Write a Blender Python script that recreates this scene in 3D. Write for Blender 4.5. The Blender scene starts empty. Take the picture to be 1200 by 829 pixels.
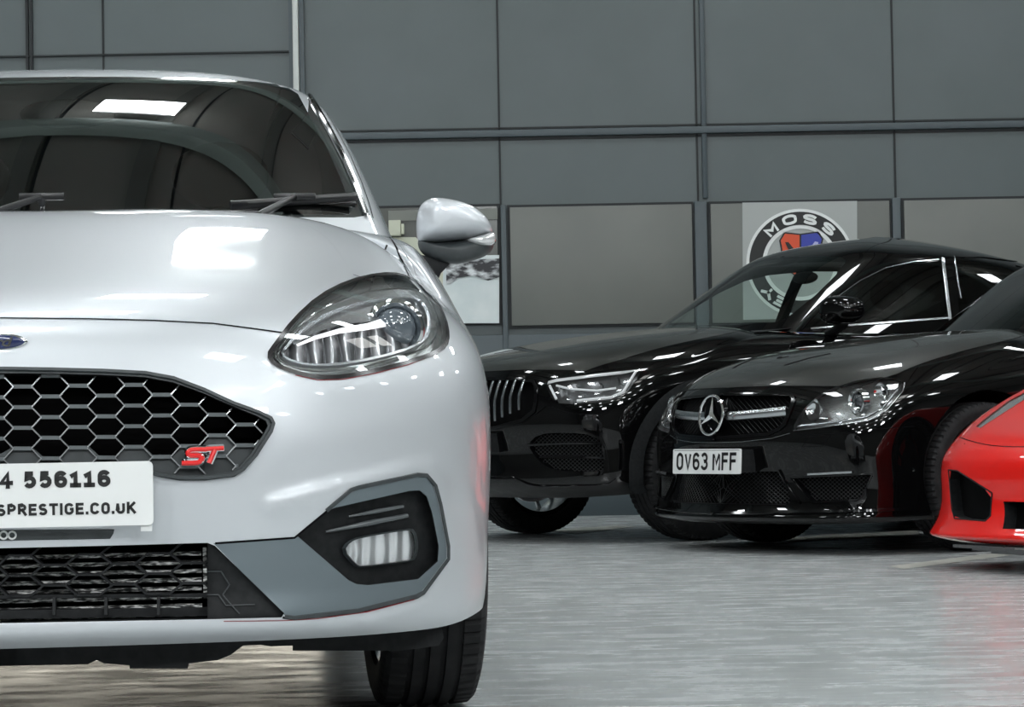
import bpy, bmesh, math, random
import numpy as np
from mathutils import Vector, Matrix, geometry
from mathutils.bvhtree import BVHTree
random.seed(7)
PI = math.pi
SC = bpy.context.scene
COL = SC.collection
# ------------------------------------------------------------------ camera
F_PX, CAM_H, PITCH, ROLL = 3150.0, 0.5277, 0.0297, 0.0184
_fw = np.array([0, math.cos(PITCH), math.sin(PITCH)]); _up = np.array([0, -math.sin(PITCH), math.cos(PITCH)]); _rt = np.array([1., 0, 0])
_r = _rt * math.cos(ROLL) - _up * math.sin(ROLL)
_u = _rt * math.sin(ROLL) + _up * math.cos(ROLL)
EYE = np.array([0, 0, CAM_H])
def px_dir(px, py):
    return _fw + _r * ((px - 600) / F_PX) - _u * ((py - 414.5) / F_PX)
def world_at(px, py, Y=None, z=None):
    d = px_dir(px, py)
    t = Y / d[1] if Y is not None else (z - CAM_H) / d[2]
    return EYE + d * t
cd = bpy.data.cameras.new('camera'); cam = bpy.data.objects.new('camera', cd); COL.objects.link(cam)
cd.sensor_width = 36; cd.lens = 36 * F_PX / 1200; cd.clip_end = 200
M = Matrix(((_r[0], _u[0], -_fw[0], 0), (_r[1], _u[1], -_fw[1], 0), (_r[2], _u[2], -_fw[2], 0), (0, 0, 0, 1)))
M.translation = Vector(EYE)
cam.matrix_world = M
cd.dof.use_dof = False
SC.camera = cam
# ------------------------------------------------------------------ materials
def mat(name, base=(.5, .5, .5), rough=.5, metal=0., coat=0., coat_rough=.03, spec=.5, emit=None, estr=0., alpha=1., sheen=0, aniso=0):
    m = bpy.data.materials.new(name); m.use_nodes = True
    b = m.node_tree.nodes['Principled BSDF']
    b.inputs['Base Color'].default_value = (*base, 1); b.inputs['Roughness'].default_value = rough
    b.inputs['Metallic'].default_value = metal; b.inputs['Coat Weight'].default_value = coat
    b.inputs['Coat Roughness'].default_value = coat_rough; b.inputs['Specular IOR Level'].default_value = spec
    if emit: b.inputs['Emission Color'].default_value = (*emit, 1); b.inputs['Emission Strength'].default_value = estr
    return m
def N(m, t, **kw):
    n = m.node_tree.nodes.new(t)
    for k, v in kw.items():
        if hasattr(n, k): setattr(n, k, v)
        else: n.inputs[k].default_value = v
    return n
def L(m, a, b): m.node_tree.links.new(a, b)
def bsdf(m): return m.node_tree.nodes['Principled BSDF']
def noise_col(m, c1, c2, scale, detail=6, rough=None, bump=0, bscale=None, mapping=None, lo=.35, hi=.65):
    tc = N(m, 'ShaderNodeTexCoord'); src = tc.outputs['Object']
    if mapping:
        mp = N(m, 'ShaderNodeMapping'); mp.inputs['Scale'].default_value = mapping; L(m, src, mp.inputs[0]); src = mp.outputs[0]
    n = N(m, 'ShaderNodeTexNoise', Scale=scale, Detail=detail); L(m, src, n.inputs['Vector'])
    r = N(m, 'ShaderNodeValToRGB'); r.color_ramp.elements[0].position = lo; r.color_ramp.elements[1].position = hi
    r.color_ramp.elements[0].color = (*c1, 1); r.color_ramp.elements[1].color = (*c2, 1)
    L(m, n.outputs[0], r.inputs[0]); L(m, r.outputs[0], bsdf(m).inputs['Base Color'])
    if rough:
        q = N(m, 'ShaderNodeMapRange'); q.inputs['To Min'].default_value = rough[0]; q.inputs['To Max'].default_value = rough[1]
        L(m, n.outputs[0], q.inputs[0]); L(m, q.outputs[0], bsdf(m).inputs['Roughness'])
    if bump:
        n2 = N(m, 'ShaderNodeTexNoise', Scale=bscale or scale * 3, Detail=4); L(m, src, n2.inputs['Vector'])
        bp = N(m, 'ShaderNodeBump', Strength=bump, Distance=.01); L(m, n2.outputs[0], bp.inputs['Height']); L(m, bp.outputs[0], bsdf(m).inputs['Normal'])
    return m
def glass(name, tint, rough=.0, ior=1.5, refl=1.0):
    m = bpy.data.materials.new(name); m.use_nodes = True; nt = m.node_tree; nt.nodes.clear()
    o = N(m, 'ShaderNodeOutputMaterial'); mx = N(m, 'ShaderNodeMixShader'); tr = N(m, 'ShaderNodeBsdfTransparent'); gl = N(m, 'ShaderNodeBsdfGlossy')
    tr.inputs[0].default_value = (*tint, 1); gl.inputs[0].default_value = (refl, refl, refl, 1); gl.inputs['Roughness'].default_value = rough
    fr = N(m, 'ShaderNodeFresnel', IOR=ior); ge = N(m, 'ShaderNodeNewGeometry'); ma = N(m, 'ShaderNodeMath', operation='MULTIPLY_ADD'); ma.inputs[1].default_value = 1 / ior - ior; ma.inputs[2].default_value = ior
    L(m, ge.outputs['Backfacing'], ma.inputs[0]); L(m, ma.outputs[0], fr.inputs['IOR']); L(m, fr.outputs[0], mx.inputs[0]); L(m, tr.outputs[0], mx.inputs[1]); L(m, gl.outputs[0], mx.inputs[2]); L(m, mx.outputs[0], o.inputs[0])
    return m
def flake(m, strength=.05, scale=900):
    n = N(m, 'ShaderNodeTexNoise', Scale=scale, Detail=1); tc = N(m, 'ShaderNodeTexCoord'); L(m, tc.outputs['Object'], n.inputs['Vector'])
    bp = N(m, 'ShaderNodeBump', Strength=strength, Distance=.001); L(m, n.outputs[0], bp.inputs['Height']); L(m, bp.outputs[0], bsdf(m).inputs['Normal'])
    return m
SILVER = mat('silver_paint', (.605, .63, .66), .40, .35, 1., .02)
SATIN = mat('satin_grey_paint', (.17, .205, .225), .42, .5, .25, .2)
BLACKP = mat('black_paint', (.002, .002, .0022), .3, 0, 1., .015, .0)
REDP = mat('red_paint', (.80, .010, .006), .35, 0, 1., .03, .2)
GLOSSB = mat('gloss_black', (.003, .003, .0035), .08)
PLB = noise_col(mat('black_plastic', (.012, .013, .014), .55, spec=.2), (.010, .011, .012), (.018, .019, .02), 60)
PLG = noise_col(mat('dark_grey_plastic', (.03, .035, .037), .45), (.032, .038, .04), (.045, .052, .055), 40)
VOID = mat('dark_cavity', (.0015, .0015, .0017), .9, spec=.1)
SEAM = mat('panel_gap', (.004, .004, .005), .8, spec=.1)
CHROME = mat('chrome', (.85, .86, .87), .06, 1.)
SATC = mat('satin_chrome', (.6, .62, .64), .25, 1.)
MESHG = mat('grille_grey', (.22, .24, .25), .3, .7)
RUB = noise_col(mat('tyre_rubber', (.015, .015, .016), .75), (.011, .011, .012), (.022, .022, .023), 30, spec=.3) if False else noise_col(mat('tyre_rubber', (.015, .015, .016), .7, spec=.3), (.010, .010, .011), (.02, .02, .021), 30)
WHITE = mat('plate_white', (.80, .81, .80), .35, coat=.4)
INK = mat('plate_ink', (.004, .004, .004), .5)
RED = mat('red_enamel', (.75, .012, .012), .3, coat=.5)
PIN = mat('dark_red_line', (.22, .01, .015), .4)
BLUEE = mat('blue_enamel', (.005, .015, .09), .25, coat=.8)
WIND = glass('windscreen_glass', (.16, .19, .18), ior=1.72)
WINDG = glass('pale_glass', (.80, .88, .85), ior=1.55)
PRIV = glass('privacy_glass', (.035, .04, .04), ior=1.5)
LENS = glass('lamp_lens', (.93, .94, .95), ior=1.5)
INT = noise_col(mat('cabin_trim', (.006, .0063, .0066), .8, spec=.2), (.005, .0052, .0055), (.009, .0093, .0096), 20)
DUST_SHEEN = noise_col(mat('dust_and_sheen_black_paint', (.012, .013, .011), .45, 0, 1., .02, .3), (.010, .011, .0095), (.020, .0215, .018), 2.5, 5)  # lifted grey-green: part dust, part reflected ceiling put into the base colour
# ------------------------------------------------------------------ objects
def link(o, parent=None):
    COL.objects.link(o)
    if parent: o.parent = parent
    return o
CAR_ROOTS = []
def halves(verts, faces, parent):
    if parent not in CAR_ROOTS or len(verts) < 6: return None
    X = np.array([v[0] for v in verts], float)
    if np.abs(X).min() < .012 or X.min() > 0 or X.max() < 0: return None
    if any(X[int(f[0])] * X[int(i)] < 0 for f in faces for i in f): return None
    res = []
    for s in (1, -1):
        ids = np.nonzero(X * s > 0)[0]; mp = {int(i): k for k, i in enumerate(ids)}
        fs = [tuple(mp[int(i)] for i in f) for f in faces if int(f[0]) in mp]
        res.append((ids, [verts[i] for i in ids], fs))
    return res
def mesh_obj(name, verts, faces, m, parent=None, smooth=False, nrm=None):
    h = halves(verts, faces, parent)
    if h:
        o = [mesh_obj1(name, v, f, m, parent, smooth, None if nrm is None else [nrm[i] for i in ids]) for ids, v, f in h]; return o[0]
    return mesh_obj1(name, verts, faces, m, parent, smooth, nrm)
def mesh_obj1(name, verts, faces, m, parent=None, smooth=False, nrm=None):
    me = bpy.data.meshes.new(name)
    me.from_pydata([tuple(map(float, v)) for v in verts], [], [tuple(map(int, f)) for f in faces])
    me.materials.append(m)
    if smooth: me.polygons.foreach_set('use_smooth', [True] * len(me.polygons))
    me.validate()
    if nrm is not None and len(nrm) == len(me.vertices): me.normals_split_custom_set_from_vertices([tuple(map(float, n)) for n in nrm])
    return link(bpy.data.objects.new(name, me), parent)
class MB:
    """collects solids, linked as one mesh"""
    def __init__(s): s.v = []; s.f = []
    def add(s, v, f):
        b = len(s.v); s.v += [tuple(map(float, p)) for p in v]; s.f += [tuple(i + b for i in q) for q in f]; return s
    def box(s, c, size, rot=None):
        c = np.array(c, float); h = np.array(size, float) / 2
        P = [np.array([x, y, z]) * h for x in (-1, 1) for y in (-1, 1) for z in (-1, 1)]
        if rot is not None: P = [np.array(rot @ Vector(p)) for p in P]
        return s.add([c + p for p in P], [(0, 1, 3, 2), (4, 6, 7, 5), (0, 4, 5, 1), (2, 3, 7, 6), (0, 2, 6, 4), (1, 5, 7, 3)])
    def tube(s, pts, r, n=8, cap=True, closed=False, ry=None):
        pts = [np.array(p, float) for p in pts]; k = len(pts); rs = r if hasattr(r, '__len__') else [r] * k
        V = []; ref = None
        for i, p in enumerate(pts):
            a = pts[(i - 1) % k] if (closed or i > 0) else p; b = pts[(i + 1) % k] if (closed or i < k - 1) else p
            t = b - a; t = t / (np.linalg.norm(t) + 1e-12)
            if ref is None:
                ref = np.array([0, 0, 1.]) if abs(t[2]) < .9 else np.array([1., 0, 0])
            e1 = np.cross(t, ref); e1 /= np.linalg.norm(e1) + 1e-12; e2 = np.cross(e1, t); ref = e2
            for j in range(n):
                q = 2 * PI * j / n
                V.append(p + e1 * rs[i] * math.cos(q) + e2 * (ry or rs[i]) * math.sin(q))
        Fs = []
        for i in range(k if closed else k - 1):
            for j in range(n):
                a, b = i * n + j, i * n + (j + 1) % n; c, d = ((i + 1) % k) * n + (j + 1) % n, ((i + 1) % k) * n + j
                Fs.append((a, b, c, d))
        if cap and not closed: Fs += [tuple(range(n))[::-1], tuple((k - 1) * n + j for j in range(n))]
        return s.add(V, Fs)
    def lathe(s, prof, c=(0, 0, 0), axis='x', n=48):
        """prof: (along axis, radius)"""
        V = []; k = len(prof)
        for j in range(n):
            a = 2 * PI * j / n
            for (h, r) in prof:
                q = {'x': (h, r * math.cos(a), r * math.sin(a)), 'y': (r * math.cos(a), h, r * math.sin(a)), 'z': (r * math.cos(a), r * math.sin(a), h)}[axis]
                V.append((c[0] + q[0], c[1] + q[1], c[2] + q[2]))
        Fs = [(j * k + i, j * k + i + 1, ((j + 1) % n) * k + i + 1, ((j + 1) % n) * k + i) for j in range(n) for i in range(k - 1)]
        return s.add(V, Fs)
    def prism(s, poly, z0, z1, tf=lambda p: p):
        n = len(poly); V = [tf((x, y, z)) for z in (z0, z1) for x, y in poly]
        Fs = [(i, (i + 1) % n, n + (i + 1) % n, n + i) for i in range(n)]
        vs = [Vector(p) for p in poly]; r = geometry.delaunay_2d_cdt(vs, [(i, (i + 1) % n) for i in range(n)], [list(range(n))], 1, 1e-7)
        if len(r[0]) == n:
            idx = {}
            for i, v in enumerate(r[0]): idx[i] = min(range(n), key=lambda k: (vs[k] - v).length)
            for t in r[2]:
                Fs.append(tuple(idx[i] for i in t)); Fs.append(tuple(n + idx[i] for i in reversed(t)))
        return s.add(V, Fs)
    def build(s, name, m, parent=None, smooth=False, bevel=0, angle=40):
        h = halves(s.v, s.f, parent)
        if h:
            r = []
            for ids, v, f in h: q = MB(); q.v, q.f = v, f; r.append(q.build(name, m, parent, smooth, bevel, angle))
            return r[0]
        o = mesh_obj1(name, s.v, s.f, m, parent)
        bm = bmesh.new(); bm.from_mesh(o.data); bmesh.ops.recalc_face_normals(bm, faces=bm.faces)
        if bevel:
            es = [e for e in bm.edges if len(e.link_faces) == 2 and e.calc_face_angle(0) > .6]
            bmesh.ops.bevel(bm, geom=es, offset=bevel, segments=2, affect='EDGES', profile=.6)
        bm.to_mesh(o.data); bm.free()
        if smooth or bevel:
            o.data.polygons.foreach_set('use_smooth', [True] * len(o.data.polygons)); o.data.set_sharp_from_angle(angle=math.radians(angle))
        return o
def empty(name, loc=(0, 0, 0), rz=0, parent=None):
    o = bpy.data.objects.new(name, None); o.location = loc; o.rotation_euler = (0, 0, rz); o.empty_display_size = .1
    return link(o, parent)
def tag(o, label=None, cat=None, group=None, kind=None):
    for k, v in (('label', label), ('category', cat), ('group', group), ('kind', kind)):
        if v: o[k] = v
    return o
def text_mesh(body, size, bold=0., spacing=1., xs=1., align='CENTER'):
    """verts, faces of flat lettering in the XY plane"""
    cu = bpy.data.curves.new('lettering', 'FONT'); cu.body = body; cu.size = size; cu.offset = bold; cu.space_character = spacing
    cu.align_x = align; cu.align_y = 'CENTER'; cu.resolution_u = 4
    o = bpy.data.objects.new('lettering', cu); COL.objects.link(o)
    dg = bpy.context.evaluated_depsgraph_get(); dg.update()
    me = bpy.data.meshes.new_from_object(o.evaluated_get(dg)); V = [(v.co.x * xs, v.co.y, v.co.z) for v in me.vertices]; Fs = [tuple(p.vertices) for p in me.polygons]
    bpy.data.objects.remove(o); bpy.data.curves.remove(cu); bpy.data.meshes.remove(me)
    return V, Fs
# ------------------------------------------------------------------ 2-D helpers
def chaikin(P, n=2, closed=True):
    P = [np.array(p, float) for p in P]
    for _ in range(n):
        Q = []; k = len(P)
        for i in range(k if closed else k - 1):
            a, b = P[i], P[(i + 1) % k]; Q += [a * .75 + b * .25, a * .25 + b * .75]
        if not closed: Q = [P[0]] + Q[1:-1] + [P[-1]]
        P = Q
    return P
def dens(P, step, closed=True):
    Q = []; k = len(P)
    for i in range(k if closed else k - 1):
        a, b = np.array(P[i], float), np.array(P[(i + 1) % k], float); m = max(1, int(np.ceil(np.linalg.norm(b - a) / step)))
        Q += [a + (b - a) * j / m for j in range(m)]
    if not closed: Q.append(np.array(P[-1], float))
    return Q
def inside(pts, poly):
    pts = np.asarray(pts, float); poly = np.asarray(poly, float); x, y = pts[:, 0], pts[:, 1]; r = np.zeros(len(pts), bool)
    x0, y0 = poly[:, 0], poly[:, 1]; x1, y1 = np.roll(x0, -1), np.roll(y0, -1)
    for a, b, c, d in zip(x0, y0, x1, y1):
        if b == d: continue
        k = ((b > y) != (d > y)) & (x < (c - a) * (y - b) / (d - b) + a); r ^= k
    return r
# ------------------------------------------------------------------ a car = local frame + skins
class Car:
    def __init__(s, name, X, Y, a, scale=1.):
        s.X, s.Y, s.a, s.k = X, Y, a, scale
        s.root = empty(name, (X, Y, 0), -a); s.root.scale = (scale,) * 3; CAR_ROOTS.append(s.root)
    def to_local(s, P):
        d = np.asarray(P, float) - np.array([s.X, s.Y, 0]); c, n = math.cos(s.a), math.sin(s.a)
        return np.array([d[0] * c - d[1] * n, d[0] * n + d[1] * c, d[2]]) / s.k
    def ray(s, px, py):
        o = s.to_local(EYE); d = s.to_local(EYE + px_dir(px, py)) - o
        return o, d / np.linalg.norm(d)
    def at(s, px, py, **kw):
        o, d = s.ray(px, py); (ax, v), = kw.items(); i = 'xyz'.index(ax)
        return o + d * ((v - o[i]) / d[i])
    def to_px(s, p):
        p = np.asarray(p, float) * s.k; c, n = math.cos(s.a), math.sin(s.a)
        w = np.array([s.X + p[0] * c + p[1] * n, s.Y - p[0] * n + p[1] * c, p[2]]) - EYE; z = w @ _fw
        return 600 + F_PX * (w @ _r) / z, 414.5 - F_PX * (w @ _u) / z
def bs(t, n):
    """cubic B-spline basis: indices, weights"""
    i = np.clip(np.floor(t).astype(int), 0, n - 2); f = t - i
    w = np.stack([(1 - f) ** 3, 3 * f ** 3 - 6 * f ** 2 + 4, -3 * f ** 3 + 3 * f ** 2 + 3 * f + 1, f ** 3], -1) / 6
    return i, w
class Net:
    """smooth half-skin from a control net C[u][v]; u=0 and u=last lie on x=0"""
    def __init__(s, car, C, su=10, sv=8, bump=None, sym=True):
        s.car = car; C = np.array(C, float); s.nu, s.nv = C.shape[:2]; s.bump = bump
        m = np.array([-1, 1, 1.])
        a0 = C[1] * m if sym else 2 * C[0] - C[1]; a1 = C[-2] * m if sym else 2 * C[-1] - C[-2]
        P = np.concatenate([a0[None], C, a1[None]], 0)
        P = np.concatenate([2 * P[:, :1] - P[:, 1:2], P, 2 * P[:, -1:] - P[:, -2:-1]], 1); s.P = P
        s.su, s.sv = su, sv
        U = np.linspace(0, s.nu - 1, (s.nu - 1) * su + 1); V = np.linspace(0, s.nv - 1, (s.nv - 1) * sv + 1)
        s.U, s.V = U, V; UU, VV = np.meshgrid(U, V, indexing='ij'); s.UV = np.stack([UU.ravel(), VV.ravel()], -1)
        G = s.eval(s.UV); s.G = G; nV = len(V); s.tri = []
        for i in range(len(U) - 1):
            for j in range(nV - 1):
                a = i * nV + j; s.tri += [(a, a + nV, a + nV + 1), (a, a + nV + 1, a + 1)]
        s.bvh = BVHTree.FromPolygons([tuple(g) for g in G], s.tri)
        k = s.eval(np.array([[s.nu * .5, s.nv * .35]])); s.sgn = 1
        n = s.normal(np.array([[s.nu * .5, s.nv * .35]]))[0]; s.sgn = 1 if n[0] > 0 else -1
    def eval(s, uv):
        uv = np.clip(np.asarray(uv, float).reshape(-1, 2), 0, [s.nu - 1, s.nv - 1]); iu, wu = bs(uv[:, 0], s.nu); iv, wv = bs(uv[:, 1], s.nv); R = np.zeros((len(uv), 3))
        for a in range(4):
            for b in range(4): R += (wu[:, a] * wv[:, b])[:, None] * s.P[iu + a, iv + b]
        if s.bump is not None: R = R + s.bump(R, uv)
        return R
    def normal(s, uv):
        uv = np.asarray(uv, float).reshape(-1, 2); h = .02
        def cl(q, i, n): q = q.copy(); q[:, i] = np.clip(q[:, i], 0, n - 1.0001); return q
        e = np.array([h, 0]); f = np.array([0, h])
        du = s.eval(cl(uv + e, 0, s.nu)) - s.eval(cl(uv - e, 0, s.nu)); dv = s.eval(cl(uv + f, 1, s.nv)) - s.eval(cl(uv - f, 1, s.nv))
        n = np.cross(du, dv) * getattr(s, 'sgn', 1); return n / (np.linalg.norm(n, axis=1)[:, None] + 1e-12)
    def _uv(s, idx, loc):
        a, b, c = s.tri[idx]; A, B, Cc = s.G[a], s.G[b], s.G[c]; v0, v1, v2 = B - A, Cc - A, np.array(loc) - A
        d00, d01, d11, d20, d21 = v0 @ v0, v0 @ v1, v1 @ v1, v2 @ v0, v2 @ v1; D = d00 * d11 - d01 * d01 + 1e-18
        v = (d11 * d20 - d01 * d21) / D; w = (d00 * d21 - d01 * d20) / D
        q = s.UV[a] * (1 - v - w) + s.UV[b] * v + s.UV[c] * w
        return np.clip(q, 0, [s.nu - 1, s.nv - 1])
    def cast(s, o, d):
        loc, n, idx, dist = s.bvh.ray_cast(Vector(o), Vector(d))
        if idx is None:
            best = None
            o, d = np.array(o), np.array(d)
            t = 1.
            loc, n, idx, dist = s.bvh.find_nearest(Vector(o + d * np.linalg.norm(o)))
            for _ in range(12):
                t = (np.array(loc) - o) @ d; loc, n, idx, dist = s.bvh.find_nearest(Vector(o + d * t))
        return s._uv(idx, loc)
    def px(s, px, py):
        o, d = s.car.ray(px, py); m = np.array([-1, 1, 1.]); A = (o, d); B = (o * m, d * m)
        if getattr(s, 'flip', False): A, B = B, A
        ha = s.bvh.ray_cast(Vector(A[0]), Vector(A[1])); hb = s.bvh.ray_cast(Vector(B[0]), Vector(B[1]))
        if hb[2] is not None and (ha[2] is None or hb[3] < ha[3] - 1e-4):
            q = s._uv(hb[2], hb[0]); return np.array([-.2, q[1]])
        return s.cast(*A)
    def pxs(s, P): return np.array([s.px(*p) for p in P])
    def side(s, y, z, frm=3.): return s.cast((frm, y, z), (-1, 0, 0))
    def pt(s, px, py, inward=0.):
        """point at/behind the skin along the sight line"""
        uv = s.px(px, py); return s.eval(uv)[0]
    def deep(s, px, py, d):
        """point d metres (car y) behind the skin, on the same sight line"""
        o, r = s.car.ray(px, py); p = s.eval(s.px(px, py))[0]
        return p + r * (d / max(.25, r[1]))
    # cut into regions
    def cut(s, regions, fine=1):
        """regions: [(name, uvpoly)], name None = hole. returns {name: (uv, tris)}"""
        vs = []; es = []
        for nm, poly in regions:
            b = len(vs); vs += [tuple(p) for p in poly]; k = len(poly); es += [(b + i, b + (i + 1) % k) for i in range(k)]
        pv = np.array(vs) if vs else np.zeros((0, 2))
        U = np.linspace(0, s.nu - 1, (s.nu - 1) * s.su * fine + 1); V = np.linspace(0, s.nv - 1, (s.nv - 1) * s.sv * fine + 1)
        UU, VV = np.meshgrid(U, V, indexing='ij'); G = np.stack([UU.ravel(), VV.ravel()], -1)
        du, dv = U[1] - U[0], V[1] - V[0]
        if len(pv):
            keep = np.ones(len(G), bool); sc = np.array([1 / du, 1 / dv])
            brd = (G[:, 0] < 1e-9) | (G[:, 1] < 1e-9) | (G[:, 0] > s.nu - 1 - 1e-9) | (G[:, 1] > s.nv - 1 - 1e-9)
            for i in range(0, len(G), 4000):
                d = np.abs((G[i:i + 4000, None] - pv[None]) * sc); keep[i:i + 4000] = ~((d.max(-1) < .33).any(1))
            G = G[keep | brd]
        b = len(vs); vs += [tuple(g) for g in G]
        r = geometry.delaunay_2d_cdt([Vector((p[0] / du, p[1] / dv)) for p in vs], es, [], 0, 1e-5)
        uv = np.array([(v.x * du, v.y * dv) for v in r[0]]); T = np.array(r[2]); c = uv[T].mean(1)
        ok = (c[:, 0] > 0) & (c[:, 0] < s.nu - 1) & (c[:, 1] > 0) & (c[:, 1] < s.nv - 1)
        e1 = uv[T[:, 1]] - uv[T[:, 0]]; e2 = uv[T[:, 2]] - uv[T[:, 0]]; ok &= np.abs(e1[:, 0] * e2[:, 1] - e1[:, 1] * e2[:, 0]) > 1e-9
        T = T[ok]; c = c[ok]; lab = np.full(len(T), -1)
        for i, (nm, poly) in reversed(list(enumerate(regions))): lab[inside(c, poly)] = i
        uv = np.clip(uv, 0, [s.nu - 1, s.nv - 1]); out = {}
        for i in range(-1, len(regions)):
            nm = 'body' if i < 0 else regions[i][0]
            if nm is None: continue
            t = T[lab == i]
            if len(t) == 0: continue
            ids, inv = np.unique(t, return_inverse=True); inv = inv.reshape(-1, 3)
            if nm in out:
                a, bq = out[nm]; out[nm] = (np.concatenate([a, uv[ids]]), np.concatenate([bq, inv + len(a)]))
            else: out[nm] = (uv[ids], inv)
        return out
    def emit(s, name, reg, m, parent, off=0., dvec=(0, 0, 0), mirror=True, shrink=1.):
        uv, t = reg; P = s.eval(uv); Nn = s.normal(uv); P = P + Nn * off + np.array(dvec)
        if shrink != 1.: c = P.mean(0); P = c + (P - c) * np.array([shrink, 1, shrink])
        # orient
        f = t.copy(); a = np.cross(P[f[:, 1]] - P[f[:, 0]], P[f[:, 2]] - P[f[:, 0]]); k = (a * Nn[f[:, 0]]).sum(1) < 0; f[k] = f[k][:, ::-1]
        if mirror:
            q = np.array([-1, 1, 1]); b = len(P); P = np.concatenate([P, P * q]); Nn = np.concatenate([Nn, Nn * q]); f = np.concatenate([f, f[:, ::-1] + b])
        return mesh_obj(name, P, f, m, parent, True, Nn)
    def walls(s, name, poly, depth, m, parent, mirror=True, shrink=1., inward=(0, 1, 0), off=0.):
        P = s.eval(poly); inw = np.array(inward, float); c = P.mean(0); Q = P + inw * depth
        if shrink != 1.: cq = c + inw * depth; Q = cq + (Q - cq) * np.array([shrink, 1, shrink])
        P = P + s.normal(poly) * off
        n = len(P); V = np.concatenate([P, Q]); f = [(i, (i + 1) % n, n + (i + 1) % n, n + i) for i in range(n) if not (abs(P[i][0]) < .003 and abs(P[(i + 1) % n][0]) < .003)]
        if mirror: b = len(V); V = np.concatenate([V, V * np.array([-1, 1, 1])]); f += [tuple(i + b for i in q[::-1]) for q in f]
        return mesh_obj(name, V, f, m, parent)
    def ribbon(s, mb, P, w, off=.0008, h=0., px=True, closed=False, step=4, mirror=False, n=0):
        """strip of width w on the skin along pixel (or uv) points"""
        if n: P = chaikin(P, n, closed)
        if px: P = s.pxs(dens(P, step, closed))
        else: P = np.array(P)
        Q = s.eval(P); Nn = s.normal(P); k = len(Q)
        T = (np.roll(Q, -1, 0) - np.roll(Q, 1, 0)) if closed else np.gradient(Q, axis=0)
        T /= np.linalg.norm(T, axis=1)[:, None] + 1e-12; S = np.cross(T, Nn); S /= np.linalg.norm(S, axis=1)[:, None] + 1e-12
        ws = np.array(w) if hasattr(w, '__len__') else np.full(k, w)
        if len(ws) != k: ws = np.interp(np.linspace(0, 1, k), np.linspace(0, 1, len(ws)), ws)
        for m in ((1, -1) if mirror else (1,)):
            q = np.array([m, 1, 1.])
            A = (Q + S * ws[:, None] / 2 + Nn * off) * q; B = (Q - S * ws[:, None] / 2 + Nn * off) * q
            e = range(k if closed else k - 1)
            if h:
                A2, B2 = (Q + S * ws[:, None] * .36 + Nn * (off + h)) * q, (Q - S * ws[:, None] * .36 + Nn * (off + h)) * q
                fs = []
                for i in e:
                    j = (i + 1) % k
                    fs += [(i, j, 2 * k + j, 2 * k + i), (2 * k + i, 2 * k + j, 3 * k + j, 3 * k + i), (3 * k + i, 3 * k + j, k + j, k + i)]
                mb.add(np.concatenate([A, B, A2, B2]), fs)
            else: mb.add(np.concatenate([A, B]), [(i, (i + 1) % k, k + (i + 1) % k, k + i) for i in e])
        return mb
def pillow(mb, pts, n1, d1, d2, rings=6, cen=None, p=.5):
    """closed rounded shell from a planar ring pts, bulging d1 along n1 and d2 against it"""
    pts = np.array(pts, float); c = pts.mean(0) if cen is None else np.array(cen); n1 = np.array(n1, float); n1 /= np.linalg.norm(n1); k = len(pts); V = [*pts]; F = []
    def side(dd, flip):
        prev = list(range(k))
        for r in range(1, rings + 1):
            t = r / rings * PI / 2; sc = math.cos(t) ** p; d = math.sin(t) * dd
            if r == rings:
                V.append(c + n1 * d); ci = len(V) - 1
                for i in range(k): F.append((prev[i], prev[(i + 1) % k], ci) if not flip else (prev[(i + 1) % k], prev[i], ci))
            else:
                b = len(V); V.extend([c + (q - c) * sc + n1 * d for q in pts]); cur = list(range(b, b + k))
                for i in range(k):
                    f = (prev[i], prev[(i + 1) % k], cur[(i + 1) % k], cur[i]); F.append(f if not flip else f[::-1])
                prev = cur
    side(d1, False); side(-d2, True)
    return mb.add(V, F)
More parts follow.
